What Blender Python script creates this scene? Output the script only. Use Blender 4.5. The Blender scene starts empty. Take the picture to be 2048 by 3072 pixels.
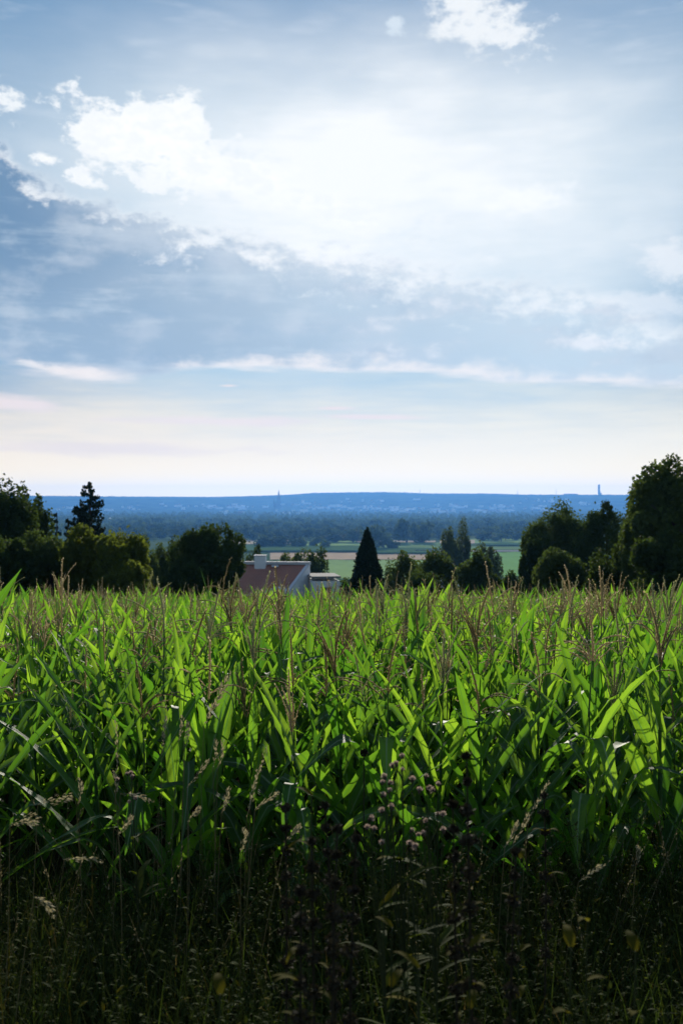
import bpy, math, random
import numpy as np
from mathutils import Vector, Matrix, Euler

rng = np.random.default_rng(11)
random.seed(11)
R = math.radians
K = 24.0 / 35.0 / 1568.0          # tangent per unit of the 1568-wide measuring grid
HOR = 1155.0                      # height of the horizon on that grid
EYE = 1.7

sc = bpy.context.scene
COL = sc.collection

# ------------------------------------------------------------------ camera
cam_d = bpy.data.cameras.new('camera')
cam = bpy.data.objects.new('camera', cam_d)
COL.objects.link(cam)
cam_d.sensor_fit = 'HORIZONTAL'
cam_d.sensor_width = 24.0
cam_d.lens = 35.0
cam_d.clip_start = 0.05
cam_d.clip_end = 60000
cam.location = (0, 0, EYE)
cam.rotation_euler = (R(90) - math.atan(21 * K), 0, 0)
cam_d.dof.use_dof = True
cam_d.dof.focus_distance = 6.6
cam_d.dof.aperture_fstop = 4.2
sc.camera = cam

sc.view_settings.view_transform = 'Standard'
sc.view_settings.look = 'None'
sc.view_settings.gamma = 1.0
sc.view_settings.use_curve_mapping = False
sc.view_settings.exposure = 0.09
sc.render.engine = 'CYCLES'
sc.cycles.max_bounces = 8
sc.cycles.transparent_max_bounces = 8
sc.cycles.volume_bounces = 0
sc.cycles.use_denoising = True

# ------------------------------------------------------------------ sun and sky
SUN_AZ, SUN_EL = 2.0, 18.0        # degrees, azimuth to the right of straight ahead
SKY_STRENGTH = 0.12
sun_d = bpy.data.lights.new('sun', 'SUN')
sun_d.energy = 5.0
sun_d.angle = R(0.5)
sun_d.color = (1.0, 0.93, 0.80)
sun = bpy.data.objects.new('sun', sun_d)
COL.objects.link(sun)
sd = Vector((math.sin(R(SUN_AZ)) * math.cos(R(SUN_EL)), math.cos(R(SUN_AZ)) * math.cos(R(SUN_EL)), math.sin(R(SUN_EL))))
sun.rotation_euler = sd.to_track_quat('Z', 'Y').to_euler()
sun.location = (0, 0, 60)

world = bpy.data.worlds.new('World')
sc.world = world
world.use_nodes = True
WT = world.node_tree
for n in list(WT.nodes):
    WT.nodes.remove(n)


class G:
    """small arithmetic builder for shader nodes"""
    def __init__(self, tree):
        self.t = tree

    def node(self, kind, **kw):
        n = self.t.nodes.new(kind)
        for k, v in kw.items():
            setattr(n, k, v)
        return n

    def put(self, sock, v):
        if isinstance(v, bpy.types.NodeSocket):
            self.t.links.new(v, sock)
        else:
            sock.default_value = v

    def m(self, op, a, b=None, c=None, clamp=False):
        n = self.node('ShaderNodeMath', operation=op)
        n.use_clamp = clamp
        self.put(n.inputs[0], a)
        if b is not None:
            self.put(n.inputs[1], b)
        if c is not None:
            self.put(n.inputs[2], c)
        return n.outputs[0]

    def add(self, a, b): return self.m('ADD', a, b)
    def sub(self, a, b): return self.m('SUBTRACT', a, b)
    def mul(self, a, b): return self.m('MULTIPLY', a, b)
    def div(self, a, b): return self.m('DIVIDE', a, b)

    def smooth(self, x, lo, hi, to0=0.0, to1=1.0):
        n = self.node('ShaderNodeMapRange', interpolation_type='SMOOTHSTEP')
        self.put(n.inputs['Value'], x)
        self.put(n.inputs['From Min'], lo)
        self.put(n.inputs['From Max'], hi)
        self.put(n.inputs['To Min'], to0)
        self.put(n.inputs['To Max'], to1)
        return n.outputs[0]

    def lin(self, x, lo, hi, to0=0.0, to1=1.0):
        n = self.node('ShaderNodeMapRange')
        n.clamp = True
        self.put(n.inputs['Value'], x)
        self.put(n.inputs['From Min'], lo)
        self.put(n.inputs['From Max'], hi)
        self.put(n.inputs['To Min'], to0)
        self.put(n.inputs['To Max'], to1)
        return n.outputs[0]

    def mix(self, f, a, b):
        n = self.node('ShaderNodeMix', data_type='RGBA')
        self.put(n.inputs['Factor'], f)
        self.put(n.inputs[6], a if isinstance(a, bpy.types.NodeSocket) else (*a, 1))
        self.put(n.inputs[7], b if isinstance(b, bpy.types.NodeSocket) else (*b, 1))
        return n.outputs[2]

    def noise(self, vec, scale, detail=4, rough=0.5, dist=0.0, dim='3D'):
        n = self.node('ShaderNodeTexNoise', noise_dimensions=dim)
        if vec is not None:
            self.put(n.inputs['Vector'], vec)
        n.inputs['Scale'].default_value = scale
        n.inputs['Detail'].default_value = detail
        n.inputs['Roughness'].default_value = rough
        n.inputs['Distortion'].default_value = dist
        return n.outputs[0]

    def vmul(self, v, k, off=(0, 0, 0)):
        n = self.node('ShaderNodeVectorMath', operation='MULTIPLY_ADD')
        self.put(n.inputs[0], v)
        n.inputs[1].default_value = k
        n.inputs[2].default_value = off
        return n.outputs[0]

    def curve(self, x, x0, x1, y0, y1, pts):
        """piecewise smooth function through pts = [(x, y)]"""
        f = self.lin(x, x0, x1)
        n = self.node('ShaderNodeFloatCurve')
        self.put(n.inputs['Value'], f)
        c = n.mapping.curves[0]
        q = [((a - x0) / (x1 - x0), (b - y0) / (y1 - y0)) for a, b in pts]
        while len(c.points) < len(q):
            c.points.new(0.5, 0.5)
        for p, (a, b) in zip(c.points, q):
            p.location = (a, b)
        n.mapping.extend = 'HORIZONTAL'
        n.mapping.update()
        return self.add(self.mul(n.outputs[0], y1 - y0), y0)


def srgb(r, g, b):
    f = lambda c: (c / 255 / 12.92) if c <= 10 else ((c / 255 + 0.055) / 1.055) ** 2.4
    return (f(r), f(g), f(b))


def dg(px, py):
    """grid position -> azimuth, elevation in degrees"""
    x = (px - 784) * K
    z = (HOR - py) * K
    return math.degrees(math.atan(x)), math.degrees(math.atan2(z, math.hypot(1, x)))


g = G(WT)
tc = g.node('ShaderNodeTexCoord')
DIR = tc.outputs['Generated']
sep = g.node('ShaderNodeSeparateXYZ')
WT.links.new(DIR, sep.inputs[0])
X, Y, Z = sep.outputs
AZ = g.mul(g.m('ARCTAN2', X, Y), 57.29578)
EL = g.mul(g.m('ARCSINE', Z), 57.29578)
sky = g.node('ShaderNodeTexSky', sky_type='NISHITA')
sky.sun_disc = False
sky.sun_elevation = R(SUN_EL)
sky.sun_rotation = R(SUN_AZ)
sky.air_density = 1.0
sky.dust_density = 1.6
sky.ozone_density = 1.6

KS = 1.0 / SKY_STRENGTH


def C(r, g_, b, k=1.0):
    return tuple(v * KS * k for v in srgb(r, g_, b))


# clouds are laid out by direction (azimuth, elevation), stretched by 3D noise of the view direction
d_cum = g.vmul(DIR, (1, 1, 1.7))
d_str = g.vmul(DIR, (1, 1, 5.0), (3.1, 0.7, 1.3))
n_big = g.sub(g.noise(d_cum, 9.0, 3, 0.5), 0.5)
n_mid = g.sub(g.noise(d_cum, 24.0, 9, 0.54), 0.5)
n_fin = g.sub(g.noise(d_cum, 62.0, 7, 0.62), 0.5)
n_st = g.sub(g.noise(d_str, 10.0, 8, 0.55), 0.5)
n_st2 = g.sub(g.noise(g.vmul(DIR, (1, 1, 9.0), (7.0, 2.0, 5.0)), 7.0, 8, 0.58), 0.5)

# 1. clear sky with a thin white veil brightened round the hidden sun
ga = g.div(g.sub(AZ, 2.2), 18.0)
ge = g.div(g.sub(EL, 17.6), 7.6)
r2 = g.add(g.mul(ga, ga), g.mul(ge, ge))
r2 = g.add(r2, g.add(g.mul(n_big, 0.9), g.mul(n_st, 0.8)))
glow = g.m('EXPONENT', g.mul(g.m('MAXIMUM', r2, 0.0), -0.85))
upper = g.smooth(EL, 17.0, 27.5)
base_hi = g.mix(upper, C(160, 194, 214), C(66, 126, 174))
wide = g.m('ABSOLUTE', g.sub(AZ, 2.0))
side = g.smooth(wide, 8.0, 26.0)
base_hi = g.mix(g.mul(side, 0.72), base_hi, C(78, 132, 176))
low = g.smooth(g.add(EL, g.mul(n_st2, 3.5)), 2.6, 9.0)
hz = g.mix(g.smooth(AZ, -20, 14), C(253, 238, 214), C(251, 243, 222))
clear = g.mix(low, hz, base_hi)
# the Nishita sky takes over away from the sun
away = g.smooth(g.m('ABSOLUTE', AZ), 30.0, 95.0)
high = g.smooth(EL, 30.0, 55.0)
toN = g.m('MAXIMUM', away, high)
clear = g.mix(toN, clear, sky.outputs[0])
lowband = g.smooth(EL, 3.6, 0.4)
clear = g.mix(g.mul(lowband, g.smooth(g.m('ABSOLUTE', AZ), 90, 40)), clear, (1.36 * KS, 1.09 * KS, 0.62 * KS))
veil = g.mul(glow, g.smooth(EL, 1.0, 11.0))
c1 = g.mix(g.m('MINIMUM', g.mul(veil, 1.02), 1.0), clear, C(240, 244, 246, 1.0))
# faint high cirrus
cir = g.mul(g.smooth(n_st, 0.02, 0.28), g.smooth(EL, 8.0, 18.0))
c1 = g.mix(g.mul(cir, 0.35), c1, C(226, 233, 240))

# 2. long grey-blue bank across the frame with a bright sunlit upper edge
def pts(lst):
    return [(dg(a, b)[0], dg(a, b)[1]) for a, b in lst]
top_p = pts([(-500, 300), (0, 325), (60, 385), (130, 425), (260, 470), (400, 500), (560, 530), (740, 558), (900, 590), (1100, 622), (1330, 655), (1568, 730), (1900, 790)])
bot_p = pts([(-500, 840), (0, 836), (120, 868), (320, 872), (560, 852), (860, 866), (1000, 872), (1200, 884), (1568, 898), (1900, 905)])
x0, x1 = -32.0, 32.0
def ends(p):
    return [(x0, p[0][1])] + [q for q in p if x0 < q[0] < x1] + [(x1, p[-1][1])]
etop = g.curve(AZ, x0, x1, 0, 26, ends(top_p))
ebot = g.curve(AZ, x0, x1, 0, 26, ends(bot_p))
etop_n = g.add(etop, g.add(g.mul(n_mid, 3.2), g.mul(n_fin, 1.0)))
ebot_n = g.add(ebot, g.add(g.mul(n_st, 1.3), g.mul(n_st2, 0.6)))
s_top = g.smooth(g.sub(etop_n, EL), -0.25, 1.1)
s_bot = g.smooth(g.sub(EL, ebot_n), 0.0, 0.45)
bank = g.mul(s_top, s_bot)
bank = g.mul(bank, g.smooth(g.m('ABSOLUTE', AZ), 70.0, 40.0))
rt = g.smooth(g.add(AZ, g.mul(n_big, 14.0)), -13.0, 15.0)
vert = g.smooth(EL, 8.0, 15.5)
inl = g.mix(vert, C(150, 174, 197), C(104, 138, 171))
inl = g.mix(g.smooth(AZ, -19.0, -7.0), inl, C(157, 179, 199))
inside = g.mix(rt, inl, C(196, 214, 226))
inside = g.mix(g.mul(g.smooth(g.add(g.mul(n_st2, 1.0), g.mul(n_mid, 0.5)), -0.02, 0.30), 0.6), inside, C(196, 211, 222))
inside = g.mix(g.mul(g.smooth(n_st, 0.0, 0.3), 0.40), inside, C(124, 158, 190))
depth_t = g.sub(etop_n, EL)
fr_n = g.add(depth_t, g.add(g.mul(n_mid, 4.6), g.mul(n_fin, 3.0)))
fr_w = g.lin(AZ, -20, 4, 1.5, 2.6)
fr = g.mul(g.smooth(fr_n, fr_w, g.mul(fr_w, -0.1)), g.lin(AZ, -12, 12, 0.92, 0.62))
depth_b = g.sub(EL, ebot_n)
fb_w = g.lin(AZ, -19, 6, 0.75, 1.3)
fb = g.mul(g.smooth(g.add(depth_b, g.mul(n_mid, 3.2)), fb_w, 0.05), 0.92)
# soft puffs inside the right half of the bank
puff = g.mul(g.smooth(g.add(n_mid, g.mul(n_st, 0.6)), 0.05, 0.26), g.smooth(AZ, -4.0, 5.0))
puff = g.mul(puff, g.smooth(AZ, 20.0, 10.0))
lit = C(251, 251, 250, 1.0)
mott = g.smooth(g.add(n_mid, g.add(g.mul(n_big, 0.8), g.mul(n_st, 0.6))), -0.12, 0.30)
inside = g.mix(g.mul(mott, 0.55), inside, C(198, 208, 219))
inside = g.mix(fr, inside, lit)
inside = g.mix(fb, inside, C(240, 236, 234))
inside = g.mix(g.mul(puff, 0.5), inside, C(244, 244, 246))
c2 = g.mix(g.mul(bank, 0.97), c1, inside)
# glare of the hidden sun over the bank too
c2 = g.mix(g.m('MINIMUM', g.mul(g.m('POWER', glow, 3.0), 0.38), 1.0), c2, C(252, 252, 252, 1.0))


# 3. separate clouds: ellipses in (azimuth, elevation) eaten away by noise
def cloud(col, px, py, wx, wy, soft, amp, colour, amt=1.0, skew=0.0, noise=n_mid):
    a, e = dg(px, py)
    dx = g.div(g.sub(AZ, a), wx * 0.025)
    dy = g.div(g.sub(g.sub(EL, e), g.mul(g.sub(AZ, a), skew)), wy * 0.025)
    r = g.m('SQRT', g.add(g.mul(dx, dx), g.mul(dy, dy)))
    r = g.add(r, g.mul(noise, amp))
    return g.mix(g.mul(g.smooth(r, 1.0, 1.0 - soft), amt), col, colour)


W = g.mix(g.smooth(g.add(g.mul(n_mid, 0.7), n_fin), -0.2, 0.25), C(242, 245, 247), C(254, 254, 252))
n_c = g.add(n_mid, g.mul(n_fin, 0.7))
n_s = g.add(g.mul(n_mid, 0.9), g.mul(n_fin, 1.5))
c3 = cloud(c2, 330, 325, 200, 96, 0.45, 2.0, W, 1.0, -0.10, n_c)
c3 = cloud(c3, 420, 290, 70, 75, 0.4, 1.8, W, 1.0, -0.2, n_c)
c3 = cloud(c3, 500, 395, 290, 70, 0.6, 1.9, W, 1.0, -0.08, n_c)
c3 = cloud(c3, 780, 490, 300, 70, 0.9, 2.4, W, 0.85, -0.2, n_c)
c3 = cloud(c3, 1085, 30, 155, 85, 0.8, 2.4, C(236, 240, 243), 1.0, -0.3, n_c)
c3 = cloud(c3, 1140, 80, 105, 40, 0.8, 2.2, C(236, 240, 243), 0.95, -0.2, n_c)
c3 = cloud(c3, 900, 62, 36, 34, 0.9, 2.2, C(214, 226, 236), 0.9, 0, n_s)
c3 = cloud(c3, 14, 228, 50, 30, 0.8, 2.0, C(236, 241, 244), 1.0, -0.3, n_s)
c3 = cloud(c3, 108, 366, 38, 20, 0.7, 1.6, W, 0.95, 0, n_s)
c3 = cloud(c3, 195, 412, 60, 18, 0.7, 1.9, W, 0.95, -0.2, n_s)
c3 = cloud(c3, 1220, 452, 130, 42, 0.9, 2.2, C(250, 251, 252), 0.7, 0.15, n_c)
c3 = cloud(c3, 1545, 600, 110, 60, 0.9, 2.2, C(238, 241, 244), 0.7, -0.1, n_c)
c3 = cloud(c3, 1480, 700, 240, 36, 0.9, 2.2, C(244, 245, 247), 0.5, -0.16, n_c)
c3 = cloud(c3, 1340, 790, 100, 22, 0.9, 2.2, C(240, 241, 244), 0.7, -0.1, n_c)
# thin pinkish streaks low over the horizon
pk = C(240, 226, 222)
c3 = cloud(c3, 40, 925, 150, 24, 0.9, 2.2, pk, 0.9, -0.05, n_st)
c3 = cloud(c3, 180, 855, 170, 24, 0.9, 2.0, C(244, 236, 232), 0.9, 0, n_st)
c3 = cloud(c3, 768, 938, 75, 8, 0.9, 1.4, pk, 0.9, 0, n_st)
c3 = cloud(c3, 850, 958, 160, 9, 0.9, 1.8, pk, 0.8, -0.02, n_st)
c3 = cloud(c3, 480, 968, 320, 16, 0.9, 2.2, pk, 0.75, 0.01, n_st)
c3 = cloud(c3, 525, 886, 32, 5, 0.9, 1.0, pk, 0.8, 0, n_st)
c3 = cloud(c3, 230, 1030, 500, 26, 0.9, 2.4, C(232, 218, 214), 0.5, 0, n_st)
# scattered clouds elsewhere round the dome
gen = g.mul(g.smooth(g.add(n_big, g.mul(n_mid, 0.6)), 0.05, 0.25), g.smooth(g.m('ABSOLUTE', AZ), 30.0, 60.0))
gen = g.mul(gen, g.smooth(EL, 2.0, 10.0))
c3 = g.mix(g.mul(gen, 0.6), c3, C(176, 186, 198))
bg = g.node('ShaderNodeBackground')
WT.links.new(c3, bg.inputs['Color'])
bg.inputs['Strength'].default_value = SKY_STRENGTH
wo = g.node('ShaderNodeOutputWorld')
WT.links.new(bg.outputs[0], wo.inputs['Surface'])
world.cycles.sampling_method = 'MANUAL'
world.cycles.sample_map_resolution = 1024


# ------------------------------------------------------------------ helpers
def link(o):
    COL.objects.link(o)
    return o


def tag(o, label=None, cat=None, group=None, kind=None):
    if label: o['label'] = label
    if cat: o['category'] = cat
    if group: o['group'] = group
    if kind: o['kind'] = kind
    return o


def empty(name, loc, rz=0.0, label=None, cat=None, group=None):
    o = bpy.data.objects.new(name, None)
    o.empty_display_size = 0.2
    o.location = loc
    o.rotation_euler = (0, 0, rz)
    link(o)
    return tag(o, label, cat, group)


class MB:
    """collects vertices and faces (quads or triangles) with a uv and a tint per vertex"""
    def __init__(self):
        self.v, self.f, self.uv, self.t, self.mi = [], [], [], [], []
        self.n = 0

    def add(self, v, f, uv=None, tint=0.0, mat=0):
        v = np.asarray(v, float).reshape(-1, 3)
        f = np.asarray(f, int)
        if f.shape[1] == 3:
            f = np.concatenate([f, -np.ones((len(f), 1), int)], 1)
        f = np.where(f >= 0, f + self.n, -1)
        self.v.append(v)
        self.f.append(f)
        self.uv.append(np.zeros((len(v), 2)) if uv is None else np.asarray(uv, float))
        self.t.append(np.broadcast_to(np.asarray(tint, float), (len(v),)))
        self.mi.append(np.full(len(f), mat, int))
        self.n += len(v)
        return self

    def mesh(self, name, mats, smooth=True):
        v = np.concatenate(self.v)
        f = np.concatenate(self.f)
        uv = np.concatenate(self.uv)
        t = np.concatenate(self.t)
        mi = np.concatenate(self.mi)
        tri = f[:, 3] < 0
        cnt = np.where(tri, 3, 4)
        flat = f.reshape(-1)
        flat = flat[flat >= 0]
        me = bpy.data.meshes.new(name)
        me.vertices.add(len(v))
        me.vertices.foreach_set('co', v.astype(np.float32).reshape(-1))
        me.loops.add(len(flat))
        me.loops.foreach_set('vertex_index', flat.astype(np.int32))
        me.polygons.add(len(f))
        starts = np.concatenate([[0], np.cumsum(cnt)[:-1]])
        me.polygons.foreach_set('loop_start', starts.astype(np.int32))
        me.polygons.foreach_set('loop_total', cnt.astype(np.int32))
        me.polygons.foreach_set('material_index', mi.astype(np.int32))
        me.polygons.foreach_set('use_smooth', np.full(len(f), smooth, bool))
        l = me.uv_layers.new(name='UVMap')
        l.data.foreach_set('uv', uv[flat].astype(np.float32).reshape(-1))
        a = me.attributes.new('tint', 'FLOAT', 'POINT')
        a.data.foreach_set('value', t.astype(np.float32))
        for m in (mats if isinstance(mats, (list, tuple)) else [mats]):
            me.materials.append(m)
        me.update(calc_edges=True)
        me.validate()
        return me

    def build(self, name, mats, parent=None, smooth=True):
        o = bpy.data.objects.new(name, self.mesh(name, mats, smooth))
        link(o)
        if parent is not None:
            o.parent = parent
        return o


def tube(mb, pts, rad, sides=5, tint=0.0, cap=True, mat=0):
    pts = np.asarray(pts, float)
    n = len(pts)
    rad = np.broadcast_to(np.asarray(rad, float), (n,))
    d = np.gradient(pts, axis=0)
    d /= np.linalg.norm(d, axis=1)[:, None] + 1e-9
    ref = np.array([0.31, 0.95, 0.05])
    ref2 = np.array([0.95, 0.1, 0.3])
    s = np.cross(d, ref)
    bad = np.linalg.norm(s, axis=1) < 0.2
    s[bad] = np.cross(d[bad], ref2)
    s /= np.linalg.norm(s, axis=1)[:, None]
    b = np.cross(d, s)
    ang = np.arange(sides) * 2 * math.pi / sides
    v = pts[:, None, :] + rad[:, None, None] * (np.cos(ang)[None, :, None] * s[:, None, :] + np.sin(ang)[None, :, None] * b[:, None, :])
    f = []
    for i in range(n - 1):
        for j in range(sides):
            k = (j + 1) % sides
            f.append((i * sides + j, i * sides + k, (i + 1) * sides + k, (i + 1) * sides + j))
    v = v.reshape(-1, 3)
    uv = np.stack([np.tile(np.arange(sides) / sides, n), np.repeat(np.linspace(0, 1, n), sides)], 1)
    mb.add(v, f, uv, tint, mat)
    if cap and sides >= 3:
        top = [(n - 1) * sides + j for j in range(sides)]
        mb.add(v[top], [(0, j, j + 1) for j in range(1, sides - 1)], None, tint, mat)
    return mb


def box(mb, c, s, rz=0.0, tint=0.0, mat=0):
    x, y, z = np.array(s) / 2
    v = np.array([[-x, -y, -z], [x, -y, -z], [x, y, -z], [-x, y, -z], [-x, -y, z], [x, -y, z], [x, y, z], [-x, y, z]])
    ca, sa = math.cos(rz), math.sin(rz)
    v = v @ np.array([[ca, sa, 0], [-sa, ca, 0], [0, 0, 1]]) + np.asarray(c)
    return mb.add(v, [(0, 3, 2, 1), (4, 5, 6, 7), (0, 1, 5, 4), (1, 2, 6, 5), (2, 3, 7, 6), (3, 0, 4, 7)], None, tint, mat)


def at(px, py, d):
    """a point at distance d (metres ahead) seen at that place of the measuring grid"""
    return Vector(((px - 784) * K * d, d, EYE + (HOR - py) * K * d))


# ------------------------------------------------------------------ materials
def mat(name):
    m = bpy.data.materials.new(name)
    m.use_nodes = True
    t = m.node_tree
    for n in list(t.nodes):
        t.nodes.remove(n)
    return m, G(t)


def finish(gm, shader):
    o = gm.node('ShaderNodeOutputMaterial')
    gm.t.links.new(shader, o.inputs['Surface'])


def principled(gm, colour, rough=0.7, spec=0.3, normal=None):
    p = gm.node('ShaderNodeBsdfPrincipled')
    gm.put(p.inputs['Base Color'], colour if isinstance(colour, bpy.types.NodeSocket) else (*colour, 1))
    gm.put(p.inputs['Roughness'], rough)
    gm.put(p.inputs['Specular IOR Level'], spec)
    if normal is not None:
        gm.put(p.inputs['Normal'], normal)
    return p.outputs[0]


def diffuse(gm, colour, normal=None):
    p = gm.node('ShaderNodeBsdfDiffuse')
    gm.put(p.inputs['Color'], colour)
    if normal is not None:
        gm.put(p.inputs['Normal'], normal)
    return p.outputs[0]


def bump(gm, h, strength=0.4, dist=0.02):
    b = gm.node('ShaderNodeBump')
    b.inputs['Strength'].default_value = strength
    b.inputs['Distance'].default_value = dist
    gm.put(b.inputs['Height'], h)
    return b.outputs[0]


def rand_of(gm):
    oi = gm.node('ShaderNodeObjectInfo')
    at_ = gm.node('ShaderNodeAttribute', attribute_name='tint')
    return gm.m('FRACT', gm.add(oi.outputs['Random'], at_.outputs['Fac']))


def leafy(name, dark, light, trans, fac=0.4, rough=0.5, spec=0.4, yellow=None, yel_amt=0.0, obj_rand=True):
    """foliage: a diffuse-glossy front mixed with light passing through the blade"""
    m, gm = mat(name)
    if obj_rand == 'mix':
        oi = gm.node('ShaderNodeObjectInfo')
        ta = gm.node('ShaderNodeAttribute', attribute_name='tint')
        r = gm.m('MULTIPLY_ADD', gm.sub(oi.outputs['Random'], 0.5), 1.1, ta.outputs['Fac'], True)
    elif obj_rand:
        r = rand_of(gm)
    else:
        r = gm.node('ShaderNodeAttribute', attribute_name='tint').outputs['Fac']
    col = gm.mix(r, dark, light)
    tr = gm.mix(r, tuple(c * 0.75 for c in trans), trans)
    if yellow:
        yf = gm.smooth(gm.m('FRACT', gm.mul(r, 7.31)), 1.0 - yel_amt, 1.0 - yel_amt + 0.02)
        col = gm.mix(yf, col, yellow)
        tr = gm.mix(yf, tr, tuple(c * 2.0 for c in yellow))
    p = principled(gm, col, rough, spec)
    t = gm.node('ShaderNodeBsdfTranslucent')
    gm.put(t.inputs['Color'], tr)
    mx = gm.node('ShaderNodeMixShader')
    mx.inputs[0].default_value = fac
    gm.t.links.new(p, mx.inputs[1])
    gm.t.links.new(t.outputs[0], mx.inputs[2])
    finish(gm, mx.outputs[0])
    return m


def corn_leaf_material():
    m, gm = mat('corn_leaf')
    r = rand_of(gm)
    uvn = gm.node('ShaderNodeUVMap', uv_map='UVMap')
    s = gm.node('ShaderNodeSeparateXYZ')
    gm.t.links.new(uvn.outputs[0], s.inputs[0])
    u, v = s.outputs[0], s.outputs[1]
    du = gm.m('ABSOLUTE', gm.sub(u, 0.5))
    rib = gm.smooth(du, 0.080, 0.025)
    vein = gm.m('SINE', gm.mul(u, 130.0))
    geo = gm.node('ShaderNodeTexCoord')
    nz = gm.noise(geo.outputs['Object'], 9.0, 4, 0.6)
    base = gm.mix(r, (0.026, 0.070, 0.020), (0.052, 0.110, 0.036))
    base = gm.mix(gm.mul(gm.sub(nz, 0.35), 0.7), base, (0.065, 0.125, 0.022))
    base = gm.mix(gm.mul(rib, 0.85), base, (0.32, 0.40, 0.24))
    tip = gm.mul(gm.smooth(v, 0.93, 1.0), gm.smooth(r, 0.55, 0.9))
    base = gm.mix(gm.mul(tip, 0.8), base, (0.20, 0.14, 0.06))
    r15 = gm.m('POWER', r, 1.25)
    tr = gm.mix(r15, (0.12, 0.35, 0.016), (0.54, 0.88, 0.045))
    tr = gm.mix(gm.mul(gm.add(vein, 1.0), 0.20), tr, (0.06, 0.20, 0.01))
    tr = gm.mix(gm.smooth(nz, 0.48, 0.75), tr, (0.16, 0.34, 0.015))
    tr = gm.mix(gm.mul(rib, 0.75), tr, (0.10, 0.28, 0.02))
    bp = bump(gm, gm.add(gm.mul(vein, 0.5), gm.mul(nz, 1.2)), 0.25, 0.0025)
    p = principled(gm, base, 0.56, 0.36, bp)
    t = gm.node('ShaderNodeBsdfTranslucent')
    gm.put(t.inputs['Color'], tr)
    mx = gm.node('ShaderNodeMixShader')
    mx.inputs[0].default_value = 0.50
    gm.t.links.new(p, mx.inputs[1])
    gm.t.links.new(t.outputs[0], mx.inputs[2])
    finish(gm, mx.outputs[0])
    return m


M = {}
M['corn_leaf'] = corn_leaf_material()
M['corn_stalk'] = leafy('corn_stalk', (0.05, 0.10, 0.025), (0.09, 0.15, 0.045), (0.12, 0.25, 0.02), 0.2, 0.45, 0.4)
M['tassel_brown'] = leafy('tassel_brown', (0.25, 0.20, 0.10), (0.38, 0.31, 0.17), (0.50, 0.40, 0.20), 0.45, 0.8, 0.15)
M['tassel_straw'] = leafy('tassel_straw', (0.36, 0.29, 0.165), (0.50, 0.41, 0.25), (0.70, 0.57, 0.34), 0.45, 0.8, 0.15)
M['tassel_cream'] = leafy('tassel_cream', (0.38, 0.36, 0.18), (0.48, 0.45, 0.26), (0.50, 0.48, 0.20), 0.35, 0.8, 0.15)
M['seed'] = leafy('grass_seed', (0.30, 0.26, 0.155), (0.44, 0.39, 0.25), (0.46, 0.39, 0.21), 0.40, 0.8, 0.1)
M['husk'] = leafy('dull_husk', (0.20, 0.165, 0.095), (0.32, 0.27, 0.17), (0.32, 0.26, 0.13), 0.3, 0.9, 0.05)
M['straw'] = leafy('grass_straw', (0.16, 0.13, 0.06), (0.22, 0.19, 0.09), (0.25, 0.2, 0.08), 0.3, 0.6, 0.2)
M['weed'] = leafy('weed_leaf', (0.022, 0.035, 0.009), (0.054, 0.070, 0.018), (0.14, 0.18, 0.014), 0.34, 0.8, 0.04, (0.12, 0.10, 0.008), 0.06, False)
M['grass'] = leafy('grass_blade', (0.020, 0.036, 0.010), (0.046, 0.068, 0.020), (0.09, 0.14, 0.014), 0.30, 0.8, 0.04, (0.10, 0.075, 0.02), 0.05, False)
M['yellow_leaf'] = leafy('yellow_leaf', (0.055, 0.055, 0.008), (0.085, 0.075, 0.010), (0.22, 0.20, 0.015), 0.4, 0.8, 0.03)
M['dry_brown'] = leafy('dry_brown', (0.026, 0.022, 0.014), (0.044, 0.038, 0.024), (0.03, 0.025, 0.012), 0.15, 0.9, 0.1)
M['fluff'] = leafy('thistle_fluff', (0.46, 0.35, 0.28), (0.60, 0.47, 0.38), (0.60, 0.45, 0.35), 0.40, 0.9, 0.1)
M['bud'] = leafy('thistle_bud', (0.07, 0.05, 0.035), (0.10, 0.075, 0.05), (0.05, 0.04, 0.02), 0.15, 0.9, 0.1)
M['thistle_stem'] = leafy('thistle_stem', (0.030, 0.042, 0.014), (0.050, 0.062, 0.024), (0.07, 0.09, 0.02), 0.25, 0.6, 0.2)


def solid(name, colour, rough=0.8, spec=0.2, var=0.25, scale=2.0):
    m, gm = mat(name)
    t = gm.node('ShaderNodeTexCoord')
    n = gm.noise(t.outputs['Object'], scale, 5, 0.6)
    k = gm.lin(n, 0.3, 0.7, 1.0 - var, 1.0 + var * 0.4)
    c = gm.node('ShaderNodeVectorMath', operation='SCALE')
    c.inputs[0].default_value = colour
    gm.t.links.new(k, c.inputs['Scale'])
    finish(gm, principled(gm, c.outputs[0], rough, spec, bump(gm, n, 0.2, 0.01)))
    return m


M['bark'] = solid('bark', (0.07, 0.055, 0.042), 0.9, 0.1, 0.5, 3.0)
M['white_plaster'] = solid('white_plaster', (0.86, 0.86, 0.85), 0.85, 0.2, 0.12, 0.7)
M['white_metal'] = solid('white_metal', (0.66, 0.67, 0.69), 0.75, 0.2, 0.1, 1.0)
M['flat_roof'] = solid('flat_roof', (0.22, 0.22, 0.22), 0.9, 0.1, 0.3, 1.0)
M['clay_tile'] = solid('clay_tile', (0.42, 0.125, 0.055), 0.95, 0.02, 0.35, 1.5)
M['slate_tile'] = solid('slate_tile', (0.12, 0.085, 0.08), 0.95, 0.02, 0.3, 1.5)
M['glass'] = solid('window_glass', (0.03, 0.035, 0.04), 0.1, 0.5, 0.1, 1.0)
M['frame'] = solid('window_frame', (0.55, 0.55, 0.55), 0.5, 0.3, 0.1, 1.0)
M['town_wall'] = solid('town_wall', (0.62, 0.58, 0.54), 0.9, 0.1, 0.2, 0.05)
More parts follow.
